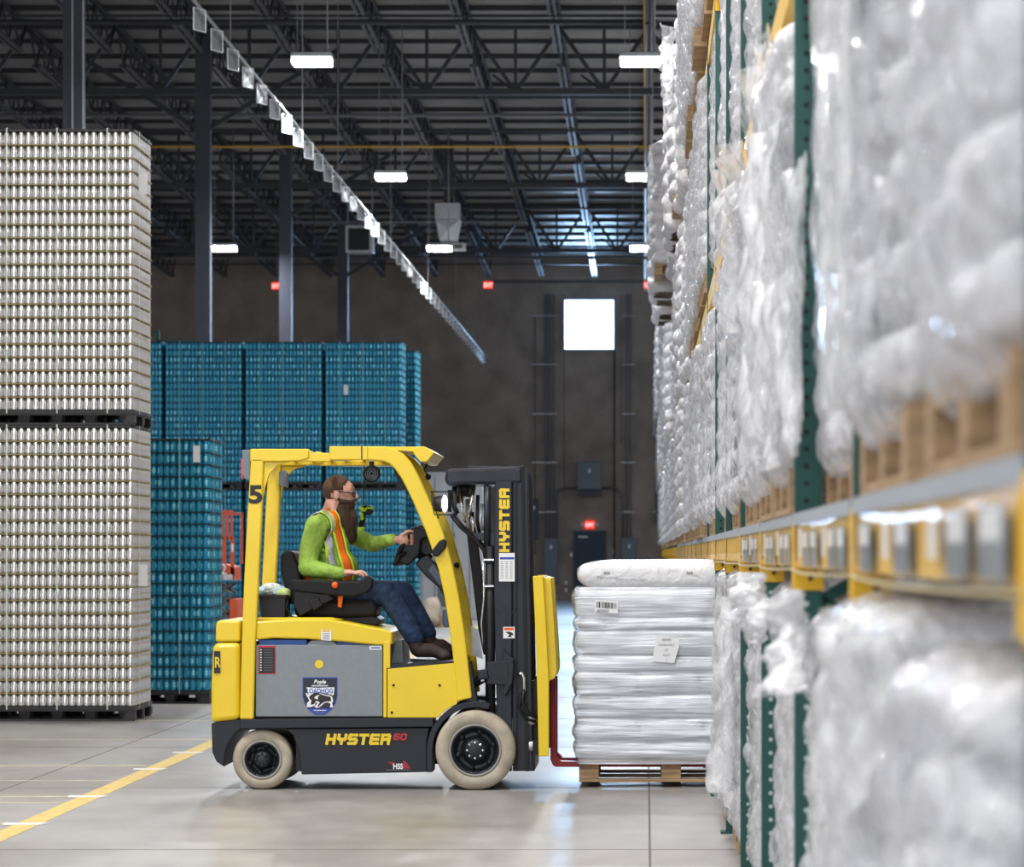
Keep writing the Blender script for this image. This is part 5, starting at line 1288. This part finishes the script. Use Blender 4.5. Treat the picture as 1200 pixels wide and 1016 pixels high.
for sg_ in (-1, 1):
    nv_ = Vector((.45, sg_*.89, 0)); D_ = lambda a: sg_*a
    front = [(386,599,D_(.10)),(393,612,D_(.125)),(399,630,D_(.14)),(404,650,D_(.14)),(407,670,D_(.135)),(408,694,D_(.13))]
    back = [(357,640,D_(.13)),(360,615,D_(.125)),(368,602,D_(.115)),(377,597,D_(.105)),(386,599,D_(.10))]
    vband('vest', M['vesto'], front, .075, .006, nv_); vband('vest', M['vesto'], back, .07, .006, Vector((-.3, sg_*.6, .74)))
    vband('vest_piping', M['vesty'], [(p[0]-5.5, p[1]+1, p[2]*1.08) for p in front], .014, .011, nv_)
    vband('vest_piping', M['vesty'], [(p[0]+6.5, p[1], p[2]*.8) for p in front], .012, .011, nv_)
    fr2 = [(379,597,D_(.135)),(384,612,D_(.15)),(386,630,D_(.165)),(388,650,D_(.17)),(389,670,D_(.17)),(390,692,D_(.165))]
    vband('reflective_stripe', M['refl'], fr2, .042, .010, nv_); vband('reflective_stripe', M['refl'], [(362,612,D_(.145)),(369,601,D_(.14)),(379,597,D_(.135))], .04, .010, Vector((-.3, sg_*.6, .74)))
    vband('vest_piping', M['vesty'], [(p[0]-4.5, p[1]+1, p[2]*1.04) for p in fr2], .014, .011, nv_)
vband('vest', M['vesto'], [(352,628,-.10),(349,650,-.12),(349,675,-.12),(352,697,-.12)], .09, .008, Vector((-.8,-.6,0)))
vest_strip(M['vesto'], (-235,-125), (-235,-125), .012, 618, 697, 'vest')
q = Q(383,621,-.20); MB().bar(q+Vector((-.02,0,0)), q+Vector((.02,0,.0)), .02, .018).build('vest_clip', M['ink'], DR)
# ================================================================ scissor lift, cabinet and odds behind the forklift
YL = 45.0
def NL(l, Y=YL): return [((a-VX)*Y/FPX, CAMH+(VY-b_)*Y/FPX) for a, b_ in l]
t = thing('scissor_lift', ((265-VX)*YL/FPX, YL+.4, 0), 'orange scissor lift parked between the blue can stacks', 'scissor lift')
def sl(name, m, polys, y0, y1):
    mb = MB()
    for p in polys: mb.prism(NL(p), y0, y1)
    return mb.build(name, m, t, bevel=.004)
sl('guard_rail', M['scis'], [[(252,598),(273,598),(273,600.5),(252,600.5)],[(252,598),(255,598),(255,632),(252,632)],[(260,600),(262.5,600),(262.5,632),(260,632)],[(265,600),(267.5,600),(267.5,632),(265,632)],[(270,600),(272.5,600),(272.5,632),(270,632)],[(252,629),(274,629),(274,632),(252,632)]], YL, YL+.05)
sl('guard_rail', M['scis'], [[(250,600),(276,600),(276,602.5),(250,602.5)],[(274,600),(276.5,600),(276.5,661),(274,661)]], YL+.75, YL+.8)
sl('platform_post', M['scis'], [[(258,632),(264.5,632),(264.5,661),(258,661)],[(270,632),(274,632),(274,675),(270,675)]], YL, YL+.07)
sl('platform', M['scis'], [[(249,661),(264,661),(264,680),(249,680)],[(264,661),(274,665),(274,680),(264,680)]], YL, YL+.8)
sl('control_box', M['steel'], [[(262,673),(273,673),(273,680),(262,680)]], YL-.06, YL)
sl('decal', M['white'], [[(271,637),(273.8,637),(273.8,647),(271,647)]], YL-.01, YL)
arms = []
for i in range(3):
    y0 = 682+15*i; arms += [[(250,y0),(270,y0+12),(270,y0+15),(250,y0+4)],[(270,y0),(252,y0+12),(252,y0+15),(270,y0+3)]]
sl('scissor_arms', M['scisarm'], arms[:6], YL+.05, YL+.13); sl('scissor_arms', M['scisarm'], arms[:6], YL+.65, YL+.73)
sl('chassis', M['scis'], [[(249,728),(280,728),(280,768),(249,768)],[(269,702),(278,702),(278,728),(269,728)]], YL, YL+.8)
mb = MB()
for px in (254, 275):
    for yy in (YL-.03, YL+.71):
        x, z = NL([(px,770)])[0]; mb.lathe([(0,0),(.15,0),(.15,.12),(0,.12)], (x, yy, .155), 'y', 16)
mb.build('wheel', M['black'], t)
o = text('fleet_number', '32', .20, ((251-VX)*YL/FPX, YL-.012, CAMH+(VY-673)*YL/FPX), M['white'], t, bold=.004, xs=.85)
# pale cabinet block beyond the mast
Y = 78.0; s_ = FPX/Y
a, b_ = (487.5-VX)/s_, (566-VX)/s_; zt = CAMH+(VY-556)/s_
cm = mat('pale_grey_panel', (.62,.63,.65), .5, var=.04)
t = thing('equipment_enclosure', ((a+b_)/2, Y+1, 0), 'pale grey equipment enclosure behind the forklift mast', 'enclosure')
MB().box(a, b_, Y, Y+2, 0, zt).build('shell', cm, t, bevel=.02)
MB().box(a-.03, b_+.03, Y-.03, Y+2.03, zt, zt+.05).build('cap', cm, t)
mb = MB()
for u in (.28, .55, .8): mb.box(a+(b_-a)*u-.012, a+(b_-a)*u+.012, Y-.012, Y, .1, zt-.05)
mb.build('panel_seam', M['panel'], t)
MB().box(a+.5, a+.9, Y-.02, Y, .3, 2.0).build('vent_panel', M['panel'], t, bevel=.01)
Y = 70.0; c_ = P(512, 735, Y)
bgm = mat('beige_sack', (.52,.42,.33), .85, bump=.6, bscale=8, var=.15)
for i, (px, py, w, h, l) in enumerate(((507,712,.34,.62,'beige sack standing upright on the floor behind the pedal'), (519,728,.55,.24,'flat tan carton on the floor behind the steering column'), (506,730,.4,.30,'low beige sack on the floor by the pale enclosure'))):
    q = P(px, py, Y+i*.4); mb = MB(); zc = h/2
    if i == 1: mb.box(q.x-w/2, q.x+w/2, Y, Y+.4, 0, h)
    else: pillow(mb, q.x, Y+i*.4, h/2+(0), w, .5, h, 18, 12, 0, i+3, e=.6, wr=.06)
    o = mb.build(('beige_sack','cardboard_carton','beige_sack')[i], (bgm, M['cardboard'], bgm)[i], loc=(q.x, Y+i*.4, 0)); tag(o, l, ('sack','carton','sack')[i])
# clear crumpled film bundle behind the rear of the forklift
q = P(254, 716, 33.0); mb = MB(); pillow(mb, q.x, 33.0, q.z-.05, .16, .2, .30, 20, 14, 0, 21, e=.8, wr=.10)
# small green strip of rack behind the blue cans
t = thing('rack_upright', ((186-VX)/55, 71.8, 0), 'green rack upright end showing above the blue cans beside the silver stack', 'rack upright')
x = (184.5-VX)/55
MB().box(x-.04, x+.04, 71.8, 71.9, 0, CAMH+(648-386)/55).box(x+.9, x+.97, 71.8, 71.9, 0, CAMH+(648-394)/55).build('posts', M['green'], t)
MB().box(x, x+.9, 71.8, 71.9, CAMH+(648-401)/55, CAMH+(648-398)/55).build('cross_bar', M['green'], t)
